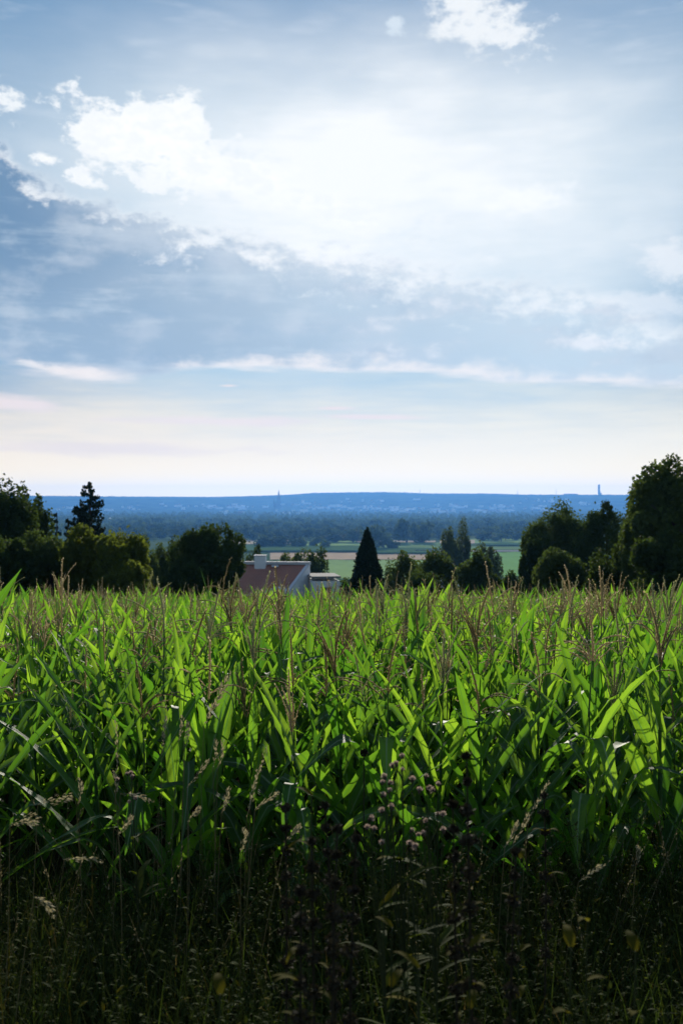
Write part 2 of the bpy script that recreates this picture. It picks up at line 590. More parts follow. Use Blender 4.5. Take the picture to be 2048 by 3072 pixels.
M['town_roof'] = solid('town_roof', (0.22, 0.12, 0.09), 0.9, 0.1, 0.3, 0.05)
M['stone'] = solid('minster_stone', (0.09, 0.08, 0.07), 0.9, 0.1, 0.3, 0.05)
M['concrete'] = solid('tower_concrete', (0.20, 0.20, 0.20), 0.9, 0.1, 0.2, 0.05)
M['metal'] = solid('mast_metal', (0.25, 0.25, 0.26), 0.6, 0.4, 0.1, 1.0)


# ------------------------------------------------------------------ terrain
PROF_D = np.array([-400, -60, 0, 2, 3, 5.5, 14, 40, 60, 110, 250, 600, 1000, 1400, 7800, 8600, 9600, 11000, 11600, 12600, 13200.])
PROF_Z = np.array([-1.0, -1.6, -2.0, -2.1, -2.2, -2.62, -3.45, -5.7, -8.2, -15, -32, -60, -76, -80, -80, -72, -50, 0, 0, 0, -10.])
RIDGE_PX = np.array([-900, 80, 300, 500, 600, 660, 720, 880, 1000, 1130, 1200, 1420, 1600, 2500])
RIDGE_PY = np.array([1141, 1139, 1141, 1142, 1139, 1137, 1132.5, 1130.5, 1134, 1134, 1136.5, 1137, 1135, 1140])


def ground(x, d):
    """height of the ground above the eye at a place"""
    x = np.asarray(x, float); d = np.asarray(d, float)
    z = np.interp(d, PROF_D, PROF_Z)
    px = 784 + x / np.maximum(d, 1.0) / K
    ridge = (HOR - np.interp(px, RIDGE_PX, RIDGE_PY)) * K * 11300
    w = np.clip((d - 9000) / 2300, 0, 1)
    w = w * w * (3 - 2 * w)
    fall = np.clip((d - 11600) / 4000, 0, 1)
    return z * (1 - w) + w * (ridge * (1 - fall))


def gz(x, d):
    return float(ground(x, d)) + EYE


def terrain():
    ds = np.concatenate([np.linspace(-400, -20, 8), np.linspace(-10, 20, 61), np.geomspace(21, 8000, 90), np.linspace(8100, 12400, 110), np.linspace(12500, 13200, 5)])
    us = np.concatenate([np.linspace(-2.0, -0.5, 24)[:-1], np.linspace(-0.5, 0.5, 420), np.linspace(0.5, 2.0, 24)[1:]])
    D, U = np.meshgrid(ds, us, indexing='ij')
    Xg = U * (np.maximum(D, 0) + 40)
    Zg = ground(Xg, D)
    # small unevenness near, forest-top unevenness on the hill
    near = np.exp(-((D - 4) / 8) ** 2)
    Zg += near * 0.05 * (np.sin(Xg * 3.1 + D * 1.7) + np.sin(Xg * 1.3 - D * 2.9))
    hill = np.clip((D - 9800) / 1200, 0, 1)
    Zg += hill * rng.normal(0, 2.2, Zg.shape)
    V = np.stack([Xg, D, Zg + EYE], -1).reshape(-1, 3)
    nr, nc = D.shape
    i = np.arange(nr - 1)[:, None] * nc + np.arange(nc - 1)[None, :]
    F = np.stack([i, i + 1, i + nc + 1, i + nc], -1).reshape(-1, 4)
    m, gm = mat('terrain')
    geo = gm.node('ShaderNodeNewGeometry')
    s = gm.node('ShaderNodeSeparateXYZ')
    gm.t.links.new(geo.outputs['Position'], s.inputs[0])
    y = s.outputs[1]
    n1 = gm.noise(geo.outputs['Position'], 1.2, 6, 0.6)
    n2 = gm.noise(geo.outputs['Position'], 0.02, 5, 0.6)
    n3 = gm.noise(gm.vmul(geo.outputs['Position'], (1, 1, 4)), 0.006, 6, 0.65)
    soil = gm.mix(n1, (0.012, 0.010, 0.007), (0.040, 0.032, 0.022))
    soil = gm.mix(gm.smooth(y, 40, 60), soil, gm.mix(n1, (0.03, 0.05, 0.015), (0.06, 0.09, 0.025)))
    mead = gm.mix(gm.smooth(n2, 0.35, 0.65), (0.055, 0.10, 0.03), (0.10, 0.13, 0.045))
    c = gm.mix(gm.smooth(y, 300, 700), soil, mead)
    wood = gm.mix(gm.smooth(n3, 0.35, 0.62), (0.018, 0.034, 0.016), (0.055, 0.075, 0.030))
    c = gm.mix(gm.smooth(y, 4200, 5200), c, wood)
    finish(gm, diffuse(gm, c))
    o = MB().add(V, F).build('ground', m)
    tag(o, kind='structure')


terrain()


def dist_at(py):
    """distance at which the flat valley is seen at that height of the grid"""
    ds = np.linspace(200, 7800, 8000)
    p = HOR - np.interp(ds, PROF_D, PROF_Z) / ds / K
    return float(np.interp(-py, -p, ds))


def field(name, x0, x1, y0, y1, colour, lift=0.5, height=0.0, var=0.25):
    d0, d1 = dist_at(y1), dist_at(y0)
    m, gm = mat(name)
    geo = gm.node('ShaderNodeNewGeometry')
    n = gm.noise(gm.vmul(geo.outputs['Position'], (1, 0.35, 1)), 0.05, 5, 0.6)
    finish(gm, diffuse(gm, gm.mix(n, tuple(c * (1 - var) for c in colour), tuple(c * (1 + var) for c in colour))))
    nx, ny = 24, 6
    ds = np.linspace(d0, d1, ny)
    us = np.linspace((x0 - 784) * K, (x1 - 784) * K, nx)
    D, U = np.meshgrid(ds, us, indexing='ij')
    jit = np.sin(np.arange(nx) * 1.7)[None, :] * (d1 - d0) * 0.02
    D = D + jit
    Xg = U * D
    Zg = ground(Xg, D) + EYE + lift
    if height:
        Zg = Zg + height + rng.normal(0, 0.15, Zg.shape)
    V = np.stack([Xg, D, Zg], -1).reshape(-1, 3)
    i = np.arange(ny - 1)[:, None] * nx + np.arange(nx - 1)[None, :]
    F = np.stack([i, i + 1, i + nx + 1, i + nx], -1).reshape(-1, 4)
    mb = MB().add(V, F)
    if height:
        fr = V[:nx].copy(); lo = fr.copy(); lo[:, 2] -= height
        j = np.arange(nx - 1)
        mb.add(np.concatenate([lo, fr]), np.stack([j, j + 1, j + 1 + nx, j + nx], 1))
    tag(mb.build(name, m), kind='structure')


STUB, GRN, LGRN, CROP = (0.52, 0.41, 0.28), (0.17, 0.25, 0.09), (0.26, 0.37, 0.13), (0.08, 0.14, 0.05)
field('stubble_field', 520, 700, 1241, 1250, (0.56, 0.46, 0.33))
field('meadow_field', 690, 850, 1243, 1256, LGRN)
field('stubble_strip_field', 820, 1000, 1242, 1246, STUB, 0.6)
field('pasture_field', 840, 1010, 1247, 1261, GRN, 0.9)
field('maize_field', 540, 850, 1257, 1269, CROP, 1.0, 2.4)
field('maize_strip_field', 862, 985, 1262.5, 1274, CROP, 1.0, 2.4)
field('harvested_field', 620, 1000, 1270.5, 1286, (0.50, 0.37, 0.24))
field('green_field', 640, 1000, 1287, 1330, LGRN, 0.4)
field('far_meadow_field', 1070, 1330, 1238, 1248, LGRN)
field('stubble_patch_field', 1010, 1090, 1241, 1249, STUB, 0.8)
field('far_maize_field', 1100, 1330, 1250, 1255, CROP, 0.8, 2.4)
field('green_strip_field', 1080, 1330, 1256, 1263, GRN, 0.5)
field('farm_road', 1010, 1340, 1264.5, 1267.5, (0.30, 0.28, 0.26), 0.5)
field('bright_meadow_field', 1010, 1340, 1269, 1325, (0.20, 0.36, 0.10), 0.5)
field('pale_clearing_field', 200, 300, 1188, 1193, (0.30, 0.30, 0.18), 0.8)

# ------------------------------------------------------------------ haze
def haze():
    m, gm = mat('haze')
    v = gm.node('ShaderNodeVolumePrincipled')
    v.inputs['Color'].default_value = (0.11, 0.34, 0.84, 1)
    v.inputs['Density'].default_value = 5.5e-5
    v.inputs['Anisotropy'].default_value = 0.5
    o = gm.node('ShaderNodeOutputMaterial')
    gm.t.links.new(v.outputs[0], o.inputs['Volume'])
    mb = box(MB(), (0, 6400, 60 + EYE), (90000, 13900, 330))
    tag(mb.build('haze', m, smooth=False), 'pale blue air over the valley', None, None, 'stuff')


haze()


# ------------------------------------------------------------------ trees
def leaf_quads(mb, cen, size, tint, flat=0.0, mat=0, tri=False):
    """one bent leaf-clump quad at each centre"""
    n = len(cen)
    a = rng.normal(size=(n, 3)); a /= np.linalg.norm(a, axis=1)[:, None]
    b = rng.normal(size=(n, 3))
    if flat:
        a[:, 2] *= (1 - flat); b[:, 2] *= (1 - flat)
        a /= np.linalg.norm(a, axis=1)[:, None]
    b -= (a * b).sum(1)[:, None] * a
    b /= np.linalg.norm(b, axis=1)[:, None]
    s = size * rng.uniform(0.6, 1.3, n)
    s1 = (s * 0.5)[:, None]; s2 = (s * rng.uniform(0.25, 0.42, n))[:, None]
    nn = np.cross(a, b) * (s * 0.12)[:, None]
    v = np.stack([cen - a * s1, cen + b * s2 + nn, cen + a * s1, cen - b * s2 + nn], 1).reshape(-1, 3)
    f = np.arange(n * 4).reshape(n, 4)
    mb.add(v, f, None, np.repeat(tint, 4), mat)


TREE_M = {
    'pale': leafy('haze_paled_foliage', (0.060, 0.090, 0.045), (0.130, 0.170, 0.085), (0.14, 0.19, 0.06), 0.32, 0.9, 0.04, None, 0, False),  # distance haze put into the leaf colour as a paler grey green
    'dark': leafy('dark_foliage', (0.024, 0.044, 0.016), (0.060, 0.090, 0.028), (0.09, 0.14, 0.018), 0.32, 0.85, 0.06, None, 0, False),
    'mid': leafy('mid_foliage', (0.040, 0.066, 0.022), (0.090, 0.125, 0.038), (0.13, 0.19, 0.028), 0.34, 0.85, 0.06, None, 0, False),
    'yellow': leafy('yellow_green_foliage', (0.048, 0.070, 0.016), (0.105, 0.130, 0.026), (0.20, 0.25, 0.028), 0.40, 0.85, 0.06, None, 0, False),
    'conifer': leafy('conifer_foliage', (0.014, 0.030, 0.018), (0.036, 0.058, 0.034), (0.03, 0.05, 0.02), 0.18, 0.85, 0.06, None, 0, False),
    'far': leafy('far_foliage', (0.022, 0.042, 0.014), (0.115, 0.155, 0.050), (0.10, 0.15, 0.03), 0.28, 0.9, 0.04, None, 0, 'mix'),
}


def crown_points(n, w, h, dpt, nb, squash=0.0, lump=0.3):
    """leaf positions in an uneven crown of nb overlapping clumps, origin at the crown's base centre"""
    u = rng.normal(size=(nb, 3)); u /= np.linalg.norm(u, axis=1)[:, None]
    r = rng.uniform(0.35, 1.0, nb) ** 0.6
    c = u * r[:, None] * 0.78
    c[:, 2] *= 1.0
    rad = rng.uniform(0.65, 1.3, nb) * lump
    k = rng.integers(0, nb, n)
    p = rng.normal(size=(n, 3)); p /= np.linalg.norm(p, axis=1)[:, None]
    rr = rng.uniform(0.25, 1.0, n) ** 0.5 * np.exp(rng.normal(0, 0.10, n))
    q = c[k] + p * (rr * rad[k])[:, None]
    q = q / np.array([np.percentile(np.abs(q[:, 0]), 98.5), np.percentile(np.abs(q[:, 1]), 98.5), np.percentile(np.abs(q[:, 2]), 99.6)])
    # rounded dome: narrower towards the top, full low down
    zz = np.clip((q[:, 2] + 1) / 2, 0, 1.1)
    q[:, 0] *= w / 2; q[:, 1] *= dpt / 2
    q[:, 2] = zz * h
    t = np.clip(rng.normal(0.45, 0.16, n) + (rng.uniform(-0.25, 0.25, nb))[k], 0, 1)
    return q, t


def trunk_mesh(h, r, w, nl=6):
    mb = MB()
    zs = np.linspace(0, h, 7)
    pts = np.stack([0.06 * w * np.sin(zs / h * 2.2), 0.04 * w * np.sin(zs / h * 3 + 1), zs], 1)
    tube(mb, pts, r * (1 - 0.75 * zs / h) * (1 + 0.35 * np.exp(-zs / (0.08 * h))), 8)
    for i in range(nl):
        z0 = h * rng.uniform(0.3, 0.85)
        a = rng.uniform(0, 2 * math.pi)
        L = w * rng.uniform(0.25, 0.42)
        t = np.linspace(0, 1, 5)
        p0 = np.array([np.interp(z0, zs, pts[:, 0]), np.interp(z0, zs, pts[:, 1]), z0])
        bp = p0 + np.stack([np.cos(a) * L * t, np.sin(a) * L * t, L * 0.75 * t ** 0.8], 1)
        tube(mb, bp, r * 0.42 * (1 - 0.8 * t), 5)
    return mb


def broadleaf(px, top, wpx, d, kind, label, name='broadleaf_tree', n=5200, leaf=0.27, group=None, nb=34, lump=0.3, cf=0.86, cat='tree'):
    x = (px - 784) * K * d
    zb = gz(x, d)
    h = EYE + (HOR - top) * K * d - zb
    w = wpx * K * d
    root = empty(name, (x, d, zb - 0.1), rng.uniform(0, 6.28), label, cat, group)
    trunk_mesh(h * 0.72, max(0.03 * h, 0.12), w).build('trunk', M['bark'], root)
    n = int(n * 2.5)
    q, t = crown_points(n, w, h * cf, w * 0.9, nb, 0, lump)
    q[:, 2] += h * (1 - cf)
    mb = MB()
    leaf_quads(mb, q, leaf, t)
    c = mb.build('crown', TREE_M[kind], root)
    return root


def conifer(px, top, wpx, d, label, name='spruce_tree', n_tier=30, dense=1.0, columnar=False, cat='tree', base_py=None):
    x = (px - 784) * K * d
    zb = gz(x, d)
    h = EYE + (HOR - top) * K * d - zb
    w = wpx * K * d
    root = empty(name, (x, d, zb - 0.1), 0, label, cat)
    tb = MB()
    zs = np.linspace(0, h * 0.985, 8)
    tube(tb, np.stack([0.01 * zs, 0 * zs, zs], 1), 0.022 * h * (1 - 0.95 * zs / h) + 0.01, 7)
    tb.build('trunk', M['bark'], root)
    mb = MB()
    if columnar:                                   # clipped, flame-shaped thuja: leaves on a smooth cone
        n = int(16000 * dense)
        z = rng.uniform(0.0, 1, n) ** 0.75
        z = 1 - rng.uniform(0, 1, n) ** 0.62
        prof = np.minimum((1 - z) ** 0.75, 0.68)
        a = rng.uniform(0, 2 * math.pi, n)
        lump = 1 + 0.10 * np.sin(a * 5 + z * 23) + 0.08 * np.sin(a * 9 - z * 47) + np.abs(rng.normal(0, .05, n))
        r = prof * w / 2 * rng.uniform(0.72, 1.03, n) * lump
        c = np.stack([np.cos(a) * r, np.sin(a) * r, z * h + rng.normal(0, 0.05, n)], 1)
        leaf_quads(mb, c, 0.24, np.clip(rng.normal(0.4, 0.2, n), 0, 1))
    else:
        for i in range(n_tier):
            f = (i + 0.4) / n_tier
            z0 = h * (0.985 - 0.87 * f)
            rr = w / 2 * (0.05 + 0.95 * f ** 0.72)
            for j in range(int(5 + 6 * f)):
                a = rng.uniform(0, 2 * math.pi)
                L = rr * rng.uniform(0.55, 1.18)
                k = int(max(20, 150 * dense * L / (w / 2)))
                t = rng.uniform(0.05, 1, k) ** 0.7
                droop = -0.30 * L * t + 0.38 * L * t ** 3
                side = rng.normal(0, 0.10, k) * L * (1.15 - t)
                dz = rng.normal(0, 0.025 * L + 0.05, k) - np.abs(rng.normal(0, 0.06, k)) * L
                c = np.stack([np.cos(a) * L * t - np.sin(a) * side, np.sin(a) * L * t + np.cos(a) * side, z0 + droop + dz], 1)
                leaf_quads(mb, c, 0.20 + 0.03 * L, np.clip(rng.normal(0.35, 0.2, k), 0, 1))
    mb.build('crown', TREE_M['conifer'], root)
    return root


# left of the frame
broadleaf(2, 1116, 130, 70, 'dark', 'tall dark broadleaf tree cut by the left edge of the picture', n=9000, nb=46, lump=0.24)
broadleaf(58, 1120, 66, 73, 'dark', 'dark broadleaf tree with spiky top second from the left edge', n=4200, nb=26)
broadleaf(30, 1116, 110, 71, 'dark', 'tall dense dark tree behind the two trees at the left edge', n=6000, nb=34)
broadleaf(98, 1146, 62, 75, 'dark', 'slim dark broadleaf tree standing just left of the small pointed conifers', n=3600, nb=24)
conifer(128, 1170, 64, 85, 'small slim dark conifer, taller of the two left of the spruce', 'young_conifer', 18, 0.6)
conifer(153, 1183, 54, 86, 'short thin conifer right beside the trunk of the big spruce', 'young_conifer', 16, 0.6)
conifer(204, 1099, 215, 90, 'large ragged dark spruce standing above the skyline behind the yellow green tree', 'spruce_tree', 40, 1.7)
broadleaf(245, 1196, 190, 60, 'yellow', 'round sunlit yellow green tree in front of the dark spruce', n=9500, nb=50, lump=0.25)
broadleaf(110, 1225, 150, 62, 'mid', 'low dark green bushy tree left of the yellow green tree', 'bushy_tree', 6000)
broadleaf(25, 1225, 130, 58, 'dark', 'low dark bushy tree beneath the tall tree at the left edge', 'bushy_tree', 6000)
broadleaf(335, 1224, 80, 100, 'mid', 'dull green tree between the yellow green tree and the dark round tree', n=4200)
broadleaf(388, 1228, 80, 104, 'mid', 'dull green tree touching the left side of the dark round tree', n=4200)
broadleaf(478, 1204, 168, 70, 'dark', 'wide dark round tree left of the red roofed house', n=10500, nb=52, lump=0.25)
broadleaf(420, 1290, 90, 66, 'dark', 'low dark bush at the left foot of the dark round tree', 'bush', 3500)
broadleaf(583, 1240, 44, 140, 'dark', 'small bushy tree between the dark round tree and the chimney', 'small_tree', 2200)
broadleaf(640, 1268, 90, 160, 'mid', 'olive green hedge tree just behind the chimney', 'hedge_tree', 2600, 0.42)
broadleaf(690, 1264, 90, 162, 'mid', 'olive green hedge tree behind the middle of the red roof', 'hedge_tree', 2600, 0.42)
broadleaf(728, 1262, 60, 152, 'dark', 'dark green tree right behind the corner of the red roofed house', 'small_tree', 2400, 0.4)
conifer(843, 1212, 122, 75, 'dense dark cone shaped thuja in the middle of the picture', 'thuja_tree', dense=1.0, columnar=True)
broadleaf(800, 1325, 50, 90, 'dark', 'low dark bush at the left foot of the thuja', 'bush', 1800)
broadleaf(930, 1266, 100, 98, 'mid', 'low round green tree right of the thuja', n=4800)
broadleaf(1005, 1262, 96, 92, 'mid', 'dark green tree above the brown roofed house', n=5200)
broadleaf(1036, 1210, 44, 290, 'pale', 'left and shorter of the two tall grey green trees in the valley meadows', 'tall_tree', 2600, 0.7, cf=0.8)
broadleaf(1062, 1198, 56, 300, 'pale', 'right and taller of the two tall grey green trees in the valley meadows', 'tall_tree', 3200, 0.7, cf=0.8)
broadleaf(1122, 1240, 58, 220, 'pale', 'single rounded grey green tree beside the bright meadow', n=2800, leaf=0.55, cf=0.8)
broadleaf(1090, 1262, 76, 95, 'mid', 'dark green tree in front of the rounded grey green tree', n=4600)
broadleaf(1262, 1160, 128, 92, 'mid', 'tall soft green tree, leftmost of the big trees on the right', n=8500, nb=44, lump=0.25)
broadleaf(1225, 1230, 60, 88, 'dark', 'narrow dark tree at the left foot of the big right trees', n=3600)
broadleaf(1385, 1147, 150, 86, 'dark', 'dark green tree in the middle of the big trees on the right', n=9000, nb=46, lump=0.25)
broadleaf(1318, 1172, 120, 93, 'mid', 'dark tree filling the gap between the big right trees', n=4200)
broadleaf(1565, 1064, 270, 62, 'mid', 'tallest tree, cut by the right edge of the picture', n=15000, nb=70, lump=0.2)
broadleaf(1480, 1108, 112, 63, 'mid', 'olive green lower shoulder tree left of the tallest tree', n=6500, nb=36)
broadleaf(1285, 1256, 120, 70, 'mid', 'low round bushy tree below the big right trees', 'bushy_tree', 5200)
broadleaf(1180, 1315, 70, 85, 'dark', 'low dark bush at the right end of the bright meadow', 'bush', 2600)
broadleaf(1420, 1235, 130, 66, 'dark', 'dark bushy tree low between the big right trees', 'bushy_tree', 5600)
broadleaf(1530, 1225, 160, 56, 'dark', 'dark bushy tree low at the right edge', 'bushy_tree', 6500)
broadleaf(1140, 1322, 60, 90, 'dark', 'low dark bush left end of the bright meadow', 'bush', 2200)
broadleaf(300, 1290, 120, 56, 'yellow', 'low green skirt bush right of the yellow green tree', 'bush', 4800)
broadleaf(970, 1312, 110, 84, 'dark', 'low dark bush hiding the foot of the brown roofed house', 'bush', 3600)


# trees out in the valley
def mini_tree_meshes(k):
    out = []
    for i in range(k):
        n = 620
        q, t = crown_points(n, 1.0, 0.9, 1.0, 12, 0, 0.42)
        q[:, 2] += 0.02
        mb = MB()
        leaf_quads(mb, q, 0.16, t)
        out.append((mb.mesh('crown', TREE_M['far']), trunk_mesh(0.6, 0.035, 0.8, 3).mesh('trunk', M['bark'])))
    return out


MINI = mini_tree_meshes(7)
n_mini = 0


def far_tree(px, top, wpx, bottom, label, group=None, name='valley_tree', d=None):
    global n_mini
    d = d or dist_at(bottom)
    x = (px - 784) * K * d
    zb = gz(x, d)
    h = EYE + (HOR - top) * K * d - zb
    w = wpx * K * d
    root = empty(name, (x, d, zb), rng.uniform(0, 6.28), label, 'tree', group)
    root.scale = (w, w, h)
    for nm, me in zip(('crown', 'trunk'), MINI[n_mini % len(MINI)]):
        o = bpy.data.objects.new(nm, me)
        link(o)
        o.parent = root
    n_mini += 1
    return root


for px, top, w, bot, lab in [
    (609, 1227, 44, 1259, 'round dark tree at the left end of the tree row in the fields'),
    (632, 1231, 36, 1258, 'round dark tree second from the left in the tree row in the fields'),
    (655, 1230, 40, 1258, 'round dark tree third from the left in the tree row in the fields'),
    (683, 1228, 42, 1258, 'round dark tree at the right end of the tree row in the fields'),
    (728, 1231, 36, 1256, 'dark tree standing alone right of the tree row in the fields'),
    (745, 1239, 26, 1260, 'small tree at the edge of the green field behind the house'),
    (862, 1204, 62, 1262, 'tall pale round tree right behind the thuja'),
    (890, 1226, 34, 1262, 'dark tree right of the tall pale tree behind the thuja'),
    (907, 1242, 28, 1263, 'small round tree right of the thuja in the fields'),
    (932, 1188, 56, 1247, 'left half of the tall twin trees before the wood'),
    (968, 1186, 56, 1247, 'right half of the tall twin trees before the wood'),
    (1150, 1222, 40, 1244, 'round tree at the far edge of the pale meadow'),
    (1110, 1218, 46, 1242, 'dark tree at the far edge of the stubble field'),
    (770, 1222, 70, 1246, 'broad low tree at the edge of the wood left of the thuja'),
    (810, 1212, 56, 1246, 'dark tree at the edge of the wood beside the thuja'),
    (975, 1262, 46, 1269, 'low bush at the end of the maize strip'),
]:
    far_tree(px, top, w, bot, lab)

# front trees of the wood, each its own tree, then the mass behind
fr_i = 0
for row, (bot, hm) in enumerate([(1240, 25), (1232, 25), (1225, 26), (1217, 26), (1209, 26)]):
    px = 240 + row * 7
    while px < 1300:
        d = dist_at(bot) * rng.uniform(0.97, 1.03)
        hh = hm * rng.uniform(0.7, 1.3)
        topy = HOR - (float(np.interp(d, PROF_D, PROF_Z)) + hh) / d / K
        wp = rng.uniform(15, 30) * (2100 / d) ** 0.5
        if not (row == 0 and (1080 < px < 1110)):
            far_tree(px, topy, wp * 1.25, bot, f"round tree in the {['front edge', 'second line', 'middle', 'fourth line', 'far side'][row]} of the distant wood, {'left of the spire' if px < 640 else ('below the hill crest' if px < 1000 else 'before the right town')}", 'trees of the distant wood', 'wood_tree', d)
            fr_i += 1
        px += wp * rng.uniform(0.75, 1.15)


def wood_mass():
    mb = MB()
    nt = 2100
    d = 1 / rng.uniform(1 / 7400, 1 / 3100, nt)
    px = rng.uniform(-120, 1700, nt)
    edge = (px < 250) | (px > 1290)
    d = np.where(edge, 1 / rng.uniform(1 / 7400, 1 / 2200, nt), d)
    x = (px - 784) * K * d
    z = ground(x, d) + EYE
    h = rng.uniform(17, 27, nt)
    w = rng.uniform(16, 30, nt)
    per = 70
    base, t = crown_points(per * 12, 1, 1, 1, 14, 0, 0.4)
    for i in range(nt):
        s = rng.integers(0, 12) * per
        q = base[s:s + per] * np.array([w[i], w[i], h[i]]) + np.array([x[i], d[i], z[i]])
        leaf_quads(mb, q, 6.0, np.clip(t[s:s + per] + rng.uniform(-0.4, 0.4), 0, 1))
    tag(mb.build('distant_wood', TREE_M['far']), 'dark wood stretching across the valley before the town', 'wood', None, 'stuff')


wood_mass()

# ------------------------------------------------------------------ houses
def gable_prism(mb, pts_lo, pts_hi, tint=0, mat=0):
    n = len(pts_lo)
    mb.add(np.concatenate([pts_lo, pts_hi]), [(i, (i + 1) % n, n + (i + 1) % n, n + i) for i in range(n)], None, tint, mat)


def roof_tiles(name, p0, du, dv, nu, nv, m, parent, th=0.05):
    """courses of overlapping tiles on the slope p0 + u*du + v*dv (v runs from eave to top)"""
    p0, du, dv = map(np.asarray, (p0, du, dv))
    nrm = np.cross(du, dv); nrm = nrm / np.linalg.norm(nrm)
    mb = MB()
    for j in range(nv):
        for i in range(nu):
            a = p0 + du * (i + 0.03) / nu + dv * j / nv
            b = p0 + du * (i + 0.97) / nu + dv * j / nv
            c = p0 + du * (i + 0.97) / nu + dv * min((j + 1.12) / nv, 1.0)
            d = p0 + du * (i + 0.03) / nu + dv * min((j + 1.12) / nv, 1.0)
            l = nrm * (th + rng.uniform(0, 0.012))
            m1 = (a + b) / 2 + nrm * (th * 1.7); m2 = (c + d) / 2 + nrm * th * 0.8
            mb.add([a + l, m1, b + l, c + nrm * 0.012, m2, d + nrm * 0.012, a, b], [(0, 1, 4, 5), (1, 2, 3, 4), (6, 7, 2, 0)], None, rng.uniform())
    o = mb.build(name, m, parent, smooth=False)
    o['kind'] = 'stuff'
    return o


def window_part(root, c, ux, w, h, nrm):
    """framed window in a wall: c centre, ux wall direction, nrm outward"""
    c, ux, nrm = map(np.asarray, (c, ux, nrm))
    up = np.array([0, 0, 1.0])
    def bar(mb, cx, cy, sx, sy, depth):
        v = []
        for dz in (0, depth):
            for a, b in ((-1, -1), (1, -1), (1, 1), (-1, 1)):
                v.append(c + ux * (cx + a * sx / 2) + up * (cy + b * sy / 2) + nrm * dz)
        mb.add(v, [(4, 5, 6, 7), (0, 1, 5, 4), (1, 2, 6, 5), (2, 3, 7, 6), (3, 0, 4, 7)])
    f = MB()
    for a in ((0, h / 2, w + 0.12, 0.1), (0, -h / 2, w + 0.12, 0.1), (-w / 2, 0, 0.1, h - 0.1), (w / 2, 0, 0.1, h - 0.1), (0, 0, 0.06, h - 0.1)):
        bar(f, *a, 0.06)
    fo = f.build('window', M['frame'], root, smooth=False)
    p = MB()
    bar(p, 0, 0, w - 0.06, h - 0.06, 0.02)
    p.build('pane', M['glass'], fo, smooth=False)


